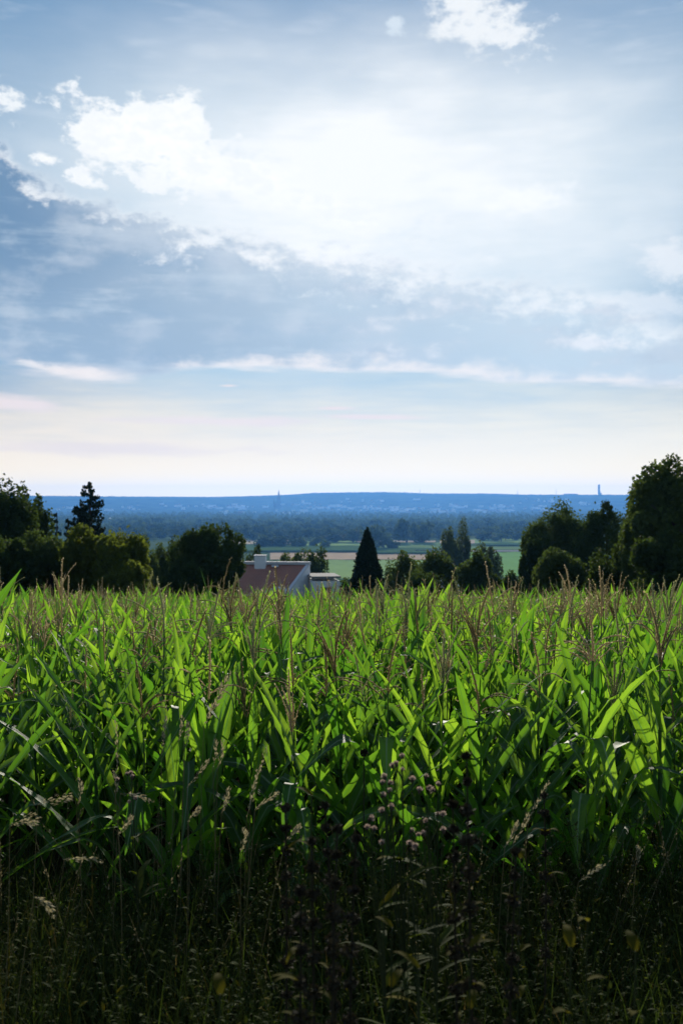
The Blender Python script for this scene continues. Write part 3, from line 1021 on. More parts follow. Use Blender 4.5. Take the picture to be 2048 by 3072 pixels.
def main_house():
    d = 108.0
    o = at(930, 1290, d)                         # high right corner of the mono-pitch roof... back corner of the end wall
    o = at(712, 1291, d + 4)
    base = gz(o.x, d)
    root = empty('monopitch_house', (o.x, o.y, base), 0, 'white house with a sloping red tiled roof and white chimney below the cornfield', 'house')
    H = o.z - base                               # height of the high side
    # local axes: ridge runs to the left, slope falls towards the viewer and a little left
    ux = np.array([-1.0, 0.10, 0.0]); ux /= np.linalg.norm(ux)
    vy = np.array([-0.36, -1.0, 0.0]); vy /= np.linalg.norm(vy)
    Lr, Ls, drop = 10.5, 8.2, 3.6
    hi0 = np.array([0, 0, H]); hi1 = hi0 + ux * Lr
    lo0 = vy * Ls + np.array([0, 0, H - drop]); lo1 = lo0 + ux * Lr
    z0 = np.array([0, 0, 1.0])
    def g0(p): return np.array([p[0], p[1], -0.3])
    e = 0.25
    w = MB()
    A, B, Cc, D_ = hi0 - z0 * e, hi1 - z0 * e, lo1 - z0 * e, lo0 - z0 * e
    w.add([g0(A), g0(B), g0(Cc), g0(D_), A, B, Cc, D_], [(0, 1, 5, 4), (1, 2, 6, 5), (2, 3, 7, 6), (3, 0, 4, 7), (4, 5, 6, 7)])
    w.build('wall', M['white_plaster'], root, smooth=False)
    roof_tiles('roof_tiles', lo0 + ux * 0.35 - z0 * (e - 0.06), ux * (Lr - 0.3), (hi0 - lo0) * 0.985, 36, 26, M['clay_tile'], root)
    # white verge and ridge flashing
    v = MB()
    n = np.cross(ux, hi0 - lo0); n /= np.linalg.norm(n)
    n = n if n[2] > 0 else -n
    def beam(a, b, wdir, ww, th):
        vv = []
        for p in (a, b):
            for s, t in ((0, -0.22), (ww, -0.22), (ww, th), (0, th)):
                vv.append(p + wdir * s + n * t)
        v.add(vv, [(0, 1, 5, 4), (1, 2, 6, 5), (2, 3, 7, 6), (3, 0, 4, 7), (0, 3, 2, 1), (4, 5, 6, 7)])
    beam(lo0 - z0 * (e - 0.10), hi0 - z0 * (e - 0.10), ux, 0.33, 0.06)
    v.build('verge', M['white_metal'], root, smooth=False)
    v = MB()
    beam(hi0 - z0 * 0.10 - ux * 0.1, hi1 - z0 * 0.10, vy, 0.55, 0.16)
    v.build('ridge_flashing', M['white_metal'], root, smooth=False)
    v = MB()
    beam(lo0 - z0 * (e - 0.02) + vy * 0.1, lo1 - z0 * (e - 0.02) + vy * 0.1, vy, 0.14, 0.02)
    v.build('gutter', M['white_metal'], root, smooth=False)
    cpos = hi0 + ux * 5.35 + vy * 0.75
    c = MB()
    box(c, cpos + np.array([0, 0, -0.15]), (1.25, 0.75, 1.7), math.atan2(ux[1], ux[0]))
    ch = c.build('chimney', M['white_plaster'], root, smooth=False)
    c = MB()
    box(c, cpos + np.array([0, 0, 0.75]), (1.4, 0.9, 0.1), math.atan2(ux[1], ux[0]))
    c.build('chimney_cap', M['white_metal'], ch, smooth=False)
    # skylight vent on the slope
    c = MB()
    box(c, hi0 + ux * 3.6 + vy * 0.95 + np.array([0, 0, -0.42]), (0.8, 0.35, 0.2), 0.1)
    c.build('roof_vent', M['white_metal'], root, smooth=False)
    # pale dormer canopy over the lower verge
    t = np.linspace(0, math.pi, 9)
    q = lo0 * 0.78 + hi0 * 0.22 + ux * 1.0
    c = MB()
    arc = np.stack([np.cos(t) * 0.95, np.sin(t) * 0.65], 1)
    vv = [q + ux * a[0] + np.array([0, 0, a[1] - 0.15]) + vy * k for k in (-0.3, 1.5) for a in arc]
    c.add(vv, [(i, i + 1, i + 10, i + 9) for i in range(8)])
    c.add([vv[9 + i] for i in range(9)], [(0, i, i + 1) for i in range(1, 8)])
    c.build('dormer', M['white_metal'], root, smooth=False)
    nw = np.cross(vy, z0); nw = nw if nw[0] > 0 else -nw
    for s, zc in ((2.2, H - 4.6), (5.0, H - 5.2)):
        window_part(root, vy * s + np.array([0, 0, zc]) + nw * 0.005, vy, 1.1, 1.2, nw)
    # flat roofed annex
    ob = at(738, 1327, d + 3)
    root2 = empty('flat_roofed_annex', (ob.x, ob.y, base), 0.15, 'low white flat roofed annex right of the red roofed house', 'building')
    a = MB()
    hh = ob.z - base
    box(a, (0.2, 0, hh / 2 - 0.2), (3.0, 5.0, hh))
    a.build('wall', M['white_plaster'], root2, smooth=False)
    a = MB()
    box(a, (0.2, 0, hh + 0.42 - 0.2), (3.2, 5.2, 0.22))
    a.build('roof', M['flat_roof'], root2, smooth=False)
    window_part(root2, (0.2, -2.505, hh - 1.4), (1, 0, 0), 1.2, 1.1, (0, -1, 0))


main_house()


def second_house():
    d = 132.0
    o = at(985, 1338, d)
    base = gz(o.x, d)
    H = o.z - base
    root = empty('brown_roofed_house', (o.x, d, base), 0.1, 'low house with a brown roof and white gable right of the thuja', 'house')
    L, Wd, eave = 6.5, 7.0, H - 2.2
    w = MB()
    w.add([(-L / 2, -Wd / 2, -.3), (L / 2, -Wd / 2, -.3), (L / 2, Wd / 2, -.3), (-L / 2, Wd / 2, -.3), (-L / 2, -Wd / 2, eave), (L / 2, -Wd / 2, eave), (L / 2, Wd / 2, eave), (-L / 2, Wd / 2, eave)],
          [(0, 1, 5, 4), (1, 2, 6, 5), (2, 3, 7, 6), (3, 0, 4, 7)])
    w.add([(-L / 2, -Wd / 2, eave), (-L / 2, Wd / 2, eave), (-L / 2, 0, H - .1)], [(0, 1, 2)])
    w.add([(L / 2, -Wd / 2, eave), (L / 2, Wd / 2, eave), (L / 2, 0, H - .1)], [(0, 1, 2)])
    w.build('wall', M['white_plaster'], root, smooth=False)
    roof_tiles('roof_tiles', (-L / 2 - .3, -Wd / 2 - .3, eave - .15), (L + .6, 0, 0), (0, Wd / 2 + .3, H - eave + .15), 24, 18, M['slate_tile'], root)
    roof_tiles('roof_tiles', (L / 2 + .3, Wd / 2 + .3, eave - .15), (-L - .6, 0, 0), (0, -Wd / 2 - .3, H - eave + .15), 24, 18, M['slate_tile'], root)
    r = MB()
    box(r, (0, 0, H + 0.04), (L + 0.6, 0.3, 0.14))
    r.build('ridge', M['slate_tile'], root, smooth=False)
    p = at(1031, 1327, d - 3)
    root2 = empty('white_block_house', (p.x, p.y, base), 0.05, 'narrow white house wall right of the brown roof behind the corn tassels', 'house')
    h2 = p.z - base
    b = MB()
    box(b, (0, 0, h2 / 2 - .15), (1.9, 5, h2))
    b.build('wall', M['white_plaster'], root2, smooth=False)
    b = MB()
    box(b, (0, 0, h2 + .02), (2.1, 5.2, 0.18))
    b.build('roof', M['slate_tile'], root2, smooth=False)


second_house()

# ------------------------------------------------------------------ town, minster, tower, masts
def minster():
    d = 9000.0
    o = at(640, 1126, d)
    zb = o.z - 161
    root = empty('minster', (o.x, d, zb), 0.35, 'tall pointed gothic church spire rising in front of the blue hill', 'church')
    t = MB()
    zs = [0, 70, 70.5, 102, 103]
    rs = [20, 19, 15.5, 14.5, 13]
    tube(t, [(0, 0, z) for z in zs], rs, 8)
    t.build('tower', M['stone'], root, smooth=False)
    s = MB()
    tube(s, [(0, 0, z) for z in (100, 120, 140, 158, 161)], [13.0, 8.5, 5.2, 2.6, 1.2], 8)
    for z, r in ((124, 6.6), (142, 3.8)):
        tube(s, [(0, 0, z), (0, 0, z + 1.5)], [r, r], 8)
    s.build('spire', M['stone'], root, smooth=False)
    for a in range(4):
        p = MB()
        x, y = 12 * math.cos(a * math.pi / 2 + .78), 12 * math.sin(a * math.pi / 2 + .78)
        tube(p, [(x, y, z) for z in (60, 84, 96)], [2.5, 2.2, 0.1], 6)
        p.build('pinnacle', M['stone'], root, smooth=False)
    n = MB()
    gable = np.array([(-15, 0), (15, 0), (15, 26), (0, 45), (-15, 26)], float)
    lo = np.stack([gable[:, 0], np.full(5, 14.0), gable[:, 1]], 1); hi = lo.copy(); hi[:, 1] = 110
    gable_prism(n, lo, hi)
    n.add(hi, [(0, 1, 2), (0, 2, 3), (0, 3, 4)])
    n.build('nave', M['stone'], root, smooth=False)
    for sx in (-1, 1):
        e = MB()
        tube(e, [(sx * 17, 100, z) for z in (0, 60, 62, 86)], [6, 5.5, 5, 0.2], 8)
        e.build('choir_tower', M['stone'], root, smooth=False)


minster()


def hill_tower():
    d = 11300.0
    o = at(1375, 1112, d)
    zb = gz(o.x, d) - 4
    h = o.z - zb
    root = empty('tower_block', (o.x, d, zb), 0.2, 'slender dark tower standing alone on the right skyline of the hill', 'tower')
    b = MB()
    box(b, (0, 0, h * .45), (19, 17, h * .9))
    b.build('shaft', M['concrete'], root, smooth=False)
    b = MB()
    b.add([(-9.5, -8.5, h * .9), (9.5, -8.5, h * .9), (9.5, 8.5, h * .9), (-9.5, 8.5, h * .9), (-6, -5, h * .97), (5, -5, h * .97), (5, 5, h * .97), (-6, 5, h * .97)],
          [(0, 1, 5, 4), (1, 2, 6, 5), (2, 3, 7, 6), (3, 0, 4, 7), (4, 5, 6, 7)])
    tube(b, [(1, 0, h * .96), (1, 0, h)], [2.2, 1.2], 6)
    b.build('top', M['concrete'], root, smooth=False)
    b = MB()
    box(b, (18, 0, h * .10), (24, 20, h * .2))
    box(b, (14, 3, h * .15), (12, 12, h * .3))
    b.build('annex', M['concrete'], root, smooth=False)
    o2 = at(1310, 1135.5, d)
    r2 = empty('hilltop_hall', (o2.x, d, gz(o2.x, d) - 6), 0, 'long low dark building on the hilltop left of the slender tower', 'building')
    b = MB()
    box(b, (0, 0, 9), (150, 40, 18))
    b.build('wall', M['concrete'], r2, smooth=False)
    b = MB()
    box(b, (0, 0, 18.6), (154, 44, 1.2))
    b.build('roof', M['concrete'], r2, smooth=False)


hill_tower()

for px, topy, lab in ((964, 1124, 'thin mast on the hill crest left of centre of the ridge'), (1277, 1123.5, 'thin transmission mast, tallest of the masts on the hill crest'), (1188, 1126, 'faint thin mast on the hill crest between the other two masts')):
    d = 11350.0
    o = at(px, topy, d)
    zb = gz(o.x, d) - 3
    r_ = empty('radio_mast', (o.x, d, zb), 0, lab, 'mast')
    b = MB()
    tube(b, [(0, 0, 0), (0, 0, (o.z - zb) * .8), (0, 0, o.z - zb)], [2.4, 1.6, 0.6], 4)
    b.build('pole', M['metal'], r_, smooth=False)
    b = MB()
    box(b, (0, 0, (o.z - zb) * .72), (9, 2, 1.2))
    b.build('crossarm', M['metal'], r_, smooth=False)


def town():
    protos = []
    for k in range(4):
        w = MB(); box(w, (0, 0, .5), (1, 1, 1))
        r_ = MB()
        if k % 2 == 0:
            r_.add([(-.53, -.55, 1), (.53, -.55, 1), (.53, .55, 1), (-.53, .55, 1), (-.53, 0, 1.55), (.53, 0, 1.55)], [(0, 1, 5, 4), (2, 3, 4, 5), (1, 2, 5, -1), (3, 0, 4, -1)])
        else:
            box(r_, (0, 0, 1.04), (1.04, 1.04, .08))
        protos.append((w.mesh('wall', M['white_plaster'] if k % 2 else M['town_wall'], False), r_.mesh('roof', M['town_roof'] if k % 2 == 0 else M['white_plaster'], False), k % 2))
    clusters = [(540, 1165, 45, 5, 22), (555, 1180, 40, 2.5, 8), (480, 1167, 14, 2, 6), (660, 1181, 55, 3, 14), (850, 1168, 70, 4, 22), (930, 1172, 60, 5, 24), (1010, 1177, 60, 4, 22), (1050, 1163, 50, 6, 16),
                (1130, 1176, 70, 4, 24), (1180, 1165, 60, 5, 20), (1255, 1172, 50, 5, 20), (740, 1166, 60, 5, 16), (400, 1164, 70, 5, 14), (300, 1168, 60, 5, 8), (1330, 1158, 50, 4, 10), (700, 1160, 70, 5, 12),
                (130, 1170, 60, 6, 8), (1240, 1152, 60, 4, 10), (880, 1152, 80, 4, 12)]
    i = 0
    for cx, cy, sx, sy, n in clusters:
        for j in range(n):
            px = rng.normal(cx, sx * .6); py = rng.normal(cy, sy * .6)
            if py < 1146: continue
            # find where the slope is seen at this height
            ds = np.linspace(6500, 11200, 300)
            xs = (px - 784) * K * ds
            pp = HOR - ground(xs, ds) / ds / K
            ok = np.where(pp <= py)[0]
            d = ds[ok[0]] if len(ok) else 8800.
            if d < 6600: d = rng.uniform(7000, 8500)
            x = (px - 784) * K * d
            k = i % 4
            flat = protos[k][2]
            big = rng.uniform() < 0.38
            s = (rng.uniform(38, 75), rng.uniform(20, 40), rng.uniform(12, 20)) if (flat and big) else ((rng.uniform(14, 30), rng.uniform(12, 18), rng.uniform(9, 28)) if flat else (rng.uniform(13, 24), rng.uniform(11, 16), rng.uniform(8, 13)))
            r_ = empty('town_house' if not flat else 'town_block', (x, d, gz(x, d) - 1.5), rng.uniform(-.4, .4),
                       'tiny pale flat roofed block of the distant town below the hill' if flat else 'tiny pale pitched roof house of the distant town below the hill', 'house' if not flat else 'building', 'buildings of the distant town')
            r_.scale = s
            for nm, me in (('wall', protos[k][0]), ('roof', protos[k][1])):
                o = bpy.data.objects.new(nm, me); link(o); o.parent = r_
            i += 1


town()


# ------------------------------------------------------------------ corn
def leaf_ribbon(L, w, a0, bend, fold_at=None, fold=0.0, twist=0.0, vee=0.5, ns=11, na=4, wav=0.0, side=0.0, seed=0.0):
    """one corn leaf growing from the origin towards +X; returns verts, faces, uv"""
    t = np.linspace(0, 1, ns + 1)
    th = a0 + bend * t ** 1.7
    if fold_at is not None:
        th = th + fold / (1 + np.exp(-(t - fold_at) / 0.022))
    th = np.minimum(th, math.pi * 0.97)
    dx = np.sin(th); dz = np.cos(th)
    step = L / ns
    x = np.concatenate([[0], np.cumsum((dx[1:] + dx[:-1]) / 2) * step])
    z = np.concatenate([[0], np.cumsum((dz[1:] + dz[:-1]) / 2) * step])
    y = side * t ** 2 * L
    P = np.stack([x, y, z], 1)
    T = np.stack([dx, 0 * dx, dz], 1)
    Nn = np.stack([-dz, 0 * dx, dx], 1)            # upper side of the blade
    S = np.tile(np.array([[0., 1., 0.]]), (ns + 1, 1))
    tw = twist * t
    Sx = S * np.cos(tw)[:, None] + Nn * np.sin(tw)[:, None]
    Nx = -S * np.sin(tw)[:, None] + Nn * np.cos(tw)[:, None]
    prof = np.minimum(1.0, 0.42 + 2.6 * t) * (1 - t ** 2.6) ** 0.85
    prof[-1] = 0.015
    W_ = w * prof
    u = np.linspace(-1, 1, na + 1)
    V_ = vee * (1 - 0.45 * t)
    out = []
    for k, uu in enumerate(u):
        ripple = wav * np.sin(t * 23 + seed + (2.0 if uu > 0 else 0)) * abs(uu) ** 1.5 * W_
        h = np.abs(uu) * np.sin(V_) * W_ / 2 + ripple
        out.append(P + Sx * (uu * np.cos(V_) * W_ / 2)[:, None] + Nx * h[:, None])
    V = np.stack(out, 1).reshape(-1, 3)
    n1 = na + 1
    i = np.arange(ns)[:, None] * n1 + np.arange(na)[None, :]
    F = np.stack([i, i + 1, i + n1 + 1, i + n1], -1).reshape(-1, 4)
    uv = np.stack([np.tile((u + 1) / 2, ns + 1), np.repeat(t, n1)], 1)
    return V, F, uv


def rotz(v, a):
    ca, sa = math.cos(a), math.sin(a)
    return v @ np.array([[ca, sa, 0], [-sa, ca, 0], [0, 0, 1]])


def tassel(mb, z0, kind, full=True, tint=0.0):
    """peduncle, main spike and arching side branches set with spikelets"""
    ped = rng.uniform(0.16, 0.40)
    sp = rng.uniform(0.26, 0.44)
    lean = rng.normal(0, 0.06, 2)
    p0 = np.array([0, 0, z0]); p1 = p0 + np.array([lean[0] * ped, lean[1] * ped, ped])
    tube(mb, [p0, (p0 + p1) / 2, p1], [0.005, 0.0042, 0.0036], 4, tint, False, 1)
    nb = int(rng.integers(4, 10)) if full else int(rng.integers(3, 7))
    upright = rng.uniform() < 0.22
    axes = []
    t = np.linspace(0, 1, 8 if full else 5)
    curl = rng.normal(0, 0.10, 2)
    main = p1 + np.stack([lean[0] * sp * t + curl[0] * sp * t ** 2, lean[1] * sp * t + curl[1] * sp * t ** 2, sp * t], 1)
    axes.append((main, 0.0078 if full else 0.0065))
    for i in range(nb):
        b0 = p0 + (p1 - p0) * rng.uniform(0.72, 1.0) + np.array([0, 0, rng.uniform(-0.02, 0.07)])
        a = rng.uniform(0, 2 * math.pi)
        L = rng.uniform(0.16, 0.32)
        th0 = rng.uniform(0.15, 0.35) if upright else rng.uniform(0.35, 0.8)
        dth = rng.uniform(0.0, 0.5) if upright else rng.uniform(0.5, 1.5)
        th = th0 + dth * t
        xx = np.cumsum(np.sin(th)) * L / len(t); zz = np.cumsum(np.cos(th)) * L / len(t)
        axes.append((b0 + np.stack([np.cos(a) * xx, np.sin(a) * xx, zz], 1), 0.0048 if full else 0.0044))
    for ax, r in axes:
        n = len(ax)
        tube(mb, ax, np.where(np.arange(n) == n - 1, r * .35, r * .75), 3, tint, False, 0)
        # spikelets
        k = int((13 if full else 5) * (1.6 if r > 0.006 else 1.0))
        s = np.linspace(0.08, 1, k)
        idx = s * (n - 1); i0 = np.minimum(idx.astype(int), n - 2); fr_ = (idx - i0)[:, None]
        c = ax[i0] * (1 - fr_) + ax[i0 + 1] * fr_
        dr = ax[i0 + 1] - ax[i0]; dr /= np.linalg.norm(dr, axis=1)[:, None] + 1e-9
        sd_ = rng.normal(size=(k, 3)); sd_ -= (sd_ * dr).sum(1)[:, None] * dr; sd_ /= np.linalg.norm(sd_, axis=1)[:, None]
        ln = 0.016 if full else 0.024
        a_ = c + sd_ * r * .4
        m_ = a_ + dr * ln * .55 + sd_ * r * 1.0
        bx = np.cross(dr, sd_)
        v = np.stack([a_, m_ + bx * r * .8, a_ + dr * ln + sd_ * r * .7, m_ - bx * r * .8], 1).reshape(-1, 3)
        mb.add(v, np.arange(k * 4).reshape(k, 4), None, tint, 0)


def plant_spec(nl, kind):
    """list of leaves: (height, azimuth, parameters) and the stalk height"""
    hs = rng.uniform(1.28, 1.5)
    phi = rng.normal(0, .25)
    leaves = []
    for i in range(nl):
        f = (i + 0.5) / nl
        z = 0.16 + (hs - 0.18) * f + rng.normal(0, 0.02)
        az = phi + math.pi * (i % 2) + rng.normal(0, 0.38)
        L = np.interp(f, [0, .35, .7, 1], [.66, .98, .86, .58]) * rng.uniform(.85, 1.15)
        w = np.interp(f, [0, .4, .8, 1], [.078, .106, .092, .060]) * rng.uniform(.85, 1.15)
        a0 = np.interp(f, [0, .5, 1], [.72, .56, .24]) + rng.normal(0, .14)
        bend = abs(rng.normal(.10, .18)) + (1 - f) * .40
        fold_at, fold = None, 0.0
        q = rng.uniform()
        if q < .22 and f < .92:
            fold_at, fold = rng.uniform(.38, .68), rng.uniform(1.3, 2.1)
            bend = .1
        elif q < .36 and f < .85:
            bend = rng.uniform(1.2, 2.2)
        leaves.append((z, az, dict(L=L, w=w, a0=max(a0, .10), bend=bend, fold_at=fold_at, fold=fold, twist=rng.normal(0, .55), vee=rng.uniform(.25, .6),
                                   wav=rng.uniform(.04, .20), side=rng.normal(0, .07), seed=rng.uniform(0, 6))))
    return hs, leaves


def stalk_mesh(mb, hs, tint=0.0, sides=6, mat=0):
    zs, rs = [], []
    n = 9
    for i in range(n):
        z = hs * i / (n - 1)
        r = 0.0155 - 0.0105 * i / (n - 1)
        zs += [z - .012, z, z + .012]; rs += [r, r * 1.28, r * 1.02]
    pts = np.stack([.004 * np.sin(np.array(zs) * 5), 0 * np.array(zs), zs], 1)
    tube(mb, pts, rs, sides, tint, True, mat)


TASSELS = ['tassel_brown', 'tassel_straw', 'tassel_cream']
LOOK = {'tassel_brown': 'reddish brown tassel', 'tassel_straw': 'straw coloured tassel', 'tassel_cream': 'pale cream tassel', None: 'no open tassel'}


def make_variant(tk):
    """meshes of one corn plant with about ten leaves"""
    hs, leaves = plant_spec(int(rng.integers(9, 12)), tk)
    sm = MB(); stalk_mesh(sm, hs)
    sme = sm.mesh('stalk', M['corn_stalk'])
    lm = []
    for z, az, kw in leaves:
        V, F, uv = leaf_ribbon(**kw)
        V = rotz(V, az) + np.array([0, 0, z])
        mb = MB().add(V, F, uv)
        # sheath wrapping the stalk below the blade
        th = np.linspace(az - 2.2, az + 2.2, 6)
        rr = 0.0155 - 0.0105 * z / hs + .003
        sv = [(math.cos(a) * rr, math.sin(a) * rr, z + dz) for dz in (-.13, 0.012) for a in th]
        mb.add(sv, [(i, i + 1, i + 7, i + 6) for i in range(5)], np.full((12, 2), .3))
        lm.append(mb.mesh('leaf', M['corn_leaf']))
    tm = None
    if tk:
        mb = MB(); tassel(mb, hs - .02, tk)
        tm = mb.mesh('tassel', [M[tk], M['corn_stalk']])
    return sme, lm, tm, tk


VARS = [make_variant(k) for k in (['tassel_brown'] * 5 + ['tassel_straw'] * 7 + ['tassel_cream'] * 4 + [None] * 3)]
first = {}


def place_corn(x, d, vi, s, lean, label, group):
    sme, lm, tm, tk = VARS[vi]
    root = empty('corn_plant', (x, d, gz(x, d) - .02), rng.normal(0, .55) + math.pi * rng.integers(0, 2), label, 'corn plant', group)
    root.rotation_euler = (lean[0], lean[1], root.rotation_euler.z)
    root.scale = (s * rng.uniform(.95, 1.1),) * 2 + (s,)
    if vi not in first:
        kids = [bpy.data.objects.new('stalk', sme)] + [bpy.data.objects.new('leaf', me) for me in lm]
        if tm: kids.append(bpy.data.objects.new('tassel', tm))
        first[vi] = kids
    else:
        kids = [k.copy() for k in first[vi]]
    for k in kids:
        link(k)
        k.parent = root
    return root


ROW0, ROWS = 5.55, 0.72


def folded_plant(px, d, s, folds, tk, label):
    hs, leaves = plant_spec(8, tk)
    x = (px - 784) * K * d
    root = empty('corn_plant', (x, d, gz(x, d) - .02), rng.normal(0, .1), label, 'corn plant', 'corn plants in the near rows of the field')
    root.scale = (s, s, s)
    mb = MB(); stalk_mesh(mb, hs); mb.build('stalk', M['corn_stalk'], root)
    specs = [q for i, q in enumerate(leaves) if i not in (3, 4, 5)]
    for z, az, L, w, a0, at_, amount in folds:
        specs.append((z, R(az), dict(L=L, w=w, a0=a0, bend=.25, fold_at=at_, fold=amount, twist=rng.normal(0, .15), vee=.22, wav=.10, side=rng.normal(0, .04), seed=rng.uniform(0, 6), ns=18)))
    for z, az, kw in specs:
        V, F, uv = leaf_ribbon(**kw)
        MB().add(rotz(V, az) + np.array([0, 0, z]), F, uv).build('leaf', M['corn_leaf'], root)
    if tk:
        mb = MB(); tassel(mb, hs - .02, tk); mb.build('tassel', [M[tk], M['corn_stalk']], root)


folded_plant(678, 5.2, .84, [(.62, -96, .62, .118, .35, .42, 2.3), (.98, -70, .60, .115, .25, .40, 2.4), (1.12, -110, .56, .105, .2, .45, 2.3), (.5, -40, .70, .10, .5, .4, 1.6)], 'tassel_straw',
             'corn plant with broad folded leaves hanging down towards the weeds, left of centre')
folded_plant(890, 5.25, 1.0, [(.95, -150, .85, .115, .45, .60, 1.5), (.70, -30, .80, .11, .6, .45, 1.3), (1.1, -100, .6, .10, .2, .5, 2.2)], 'tassel_brown',
             'corn plant with a long drooping leaf behind the thistle heads')
folded_plant(1352, 5.2, 1.0, [(.85, -120, .66, .11, .3, .42, 2.3), (1.15, -60, .6, .11, .25, .42, 2.4), (.6, -160, .8, .10, .6, .5, 1.4)], 'tassel_straw',
             'corn plant with pale folded leaf tips in front of the right side of the field')
folded_plant(330, 5.25, .94, [(.9, -80, .6, .11, .25, .45, 2.4), (.7, -140, .8, .10, .5, .5, 1.3)], 'tassel_brown',
             'corn plant with one folded leaf at the left behind the pale grass stalks')
placed = 0
row = 0
ORD = ['first', 'second', 'third', 'fourth', 'fifth', 'sixth', 'seventh', 'eighth', 'ninth', 'tenth']
ORD += ['eleventh', 'twelfth', 'thirteenth', 'fourteenth', 'fifteenth', 'sixteenth', 'seventeenth', 'eighteenth', 'nineteenth', 'twentieth']
ORD += ['twenty-' + o for o in ORD[:9]] + ['thirtieth'] + ['thirty-' + o for o in ORD[:9]] + ['fortieth'] + ['forty-' + o for o in ORD[:9]]
ROWWORD = ['front row', 'second row', 'third row', 'fourth row', 'fifth row', 'sixth row', 'seventh row', 'eighth row', 'ninth row', 'tenth row', 'eleventh row', 'twelfth row', 'thirteenth row']
stuff_rows_from = None
while placed < 292:
    d0 = ROW0 + row * ROWS
    hw = .350 * d0 + .28
    x = -hw + rng.uniform(0, .15)
    in_row = 0
    while x < hw and placed < 292:
        d = d0 + rng.normal(0, .07)
        vi = int(rng.integers(0, len(VARS)))
        if row == 0 and rng.uniform() < .12:
            x += .17; continue
        s = rng.normal([.95, 1.02, 1.05, 1.06, 1.06, 1.07, 1.07, 1.07, 1.07][min(row, 8)], .08)
        side = 'at the left' if x < -hw / 3 else ('at the right' if x > hw / 3 else 'in the middle')
        big = 'tall ' if s > 1.04 else ('short ' if s < .88 else '')
        s = min(s, 1.04 + .025 * row)
        lean = rng.normal(0, .05, 2)
        tilt = 'leaning right ' if lean[1] > .05 else ('leaning left ' if lean[1] < -.05 else '')
        lab = f"{big}corn plant {tilt}with {LOOK[VARS[vi][3]]}, {ORD[in_row]} from left in {ROWWORD[row]}"
        in_row += 1
        place_corn(x, d, vi, s, lean, lab, 'corn plants in the near rows of the field')
        placed += 1
        x += rng.uniform(.21, .31)
    last_x, last_row = x, row
    row += 1


def corn_mass():
    """the rest of the field as one mass: lighter plants, real leaves and tassels"""
    temp = []
    for k in range(16):
        hs, leaves = plant_spec(9, None)
        mb = MB()
        stalk_zs = np.linspace(.3, hs, 3)
        tube(mb, np.stack([0 * stalk_zs, 0 * stalk_zs, stalk_zs], 1), [.011, .008, .004], 3, 0.0, False, 1)
        for z, az, kw in leaves[2:]:
            kw = dict(kw); kw['ns'] = 5; kw['na'] = 2; kw['wav'] = 0
            V, F, uv = leaf_ribbon(**kw)
            mb.add(rotz(V, az) + np.array([0, 0, z]), F, uv, rng.uniform(), 0)
        tb = MB()
        tassel(tb, hs - .02, None, False)
        if k % 5 < 2: tb = None
        temp.append([(np.concatenate(m_.v), np.concatenate(m_.f), np.concatenate(m_.uv), np.concatenate(m_.t), np.concatenate(m_.mi)) for m_ in (mb, tb) if m_ is not None])
    out = MB()
    r_ = last_row
    n = 0
    xs_start = last_x
    runs = []
    for rr in range(0, 60):
        d0 = ROW0 + rr * ROWS
        if d0 > 41: break
        hw = .350 * d0 + 2.4
        inner = .350 * d0 + .30
        if rr < r_:                      # beside the near rows, just past the picture's edges
            runs += [(d0, -hw, -inner), (d0, inner + .1, hw)]
        elif rr == r_:
            runs += [(d0, -hw, -inner), (d0, xs_start, hw)]
        else:
            runs.append((d0, -hw, hw))
    for d0, xa, xb in runs:
        x = xa
        while x < xb:
            d = d0 + rng.normal(0, .08)
            k = int(rng.integers(0, 16))
            s = rng.normal(1.02, .09)
            a = rng.normal(0, .7) + math.pi * rng.integers(0, 2)
            off = np.array([x, d, gz(x, d)])
            ti = rng.uniform()
            for part, (v, f, uv, t, mi) in enumerate(temp[k]):
                if part == 1:
                    tk = rng.choice([2, 3, 4], p=[.18, .57, .25])
                    mi = np.where(mi == 0, tk, 1)
                vv = rotz(v * s, a) + off
                vv[:, 0] += (v[:, 2] * s) * (ti - .5) * .12
                out.v.append(vv); out.f.append(np.where(f >= 0, f + out.n, -1)); out.uv.append(uv)
                out.t.append((t + ti) % 1.0); out.mi.append(mi)
                out.n += len(v)
            n += 1
            x += rng.uniform(.20, .29) * (1 if d0 < 22 else 1.35)
    o = out.build('corn_field', [M['corn_leaf'], M['corn_stalk'], M['tassel_brown'], M['tassel_straw'], M['tassel_cream']])
    tag(o, 'dense green corn with dry tassels filling the field behind the near rows', 'corn', None, 'stuff')
    print('mass plants', n)


corn_mass()


# ------------------------------------------------------------------ weeds at the field's edge
def spline(p0, p1, sag=0.0, n=6, bow=(0, 0)):
    t = np.linspace(0, 1, n)
    p0, p1 = np.asarray(p0, float), np.asarray(p1, float)
    p = p0 + (p1 - p0) * t[:, None]
    p[:, 2] += sag * 4 * t * (1 - t)
    p[:, 0] += bow[0] * 4 * t * (1 - t)
    p[:, 1] += bow[1] * 4 * t * (1 - t)
    return p


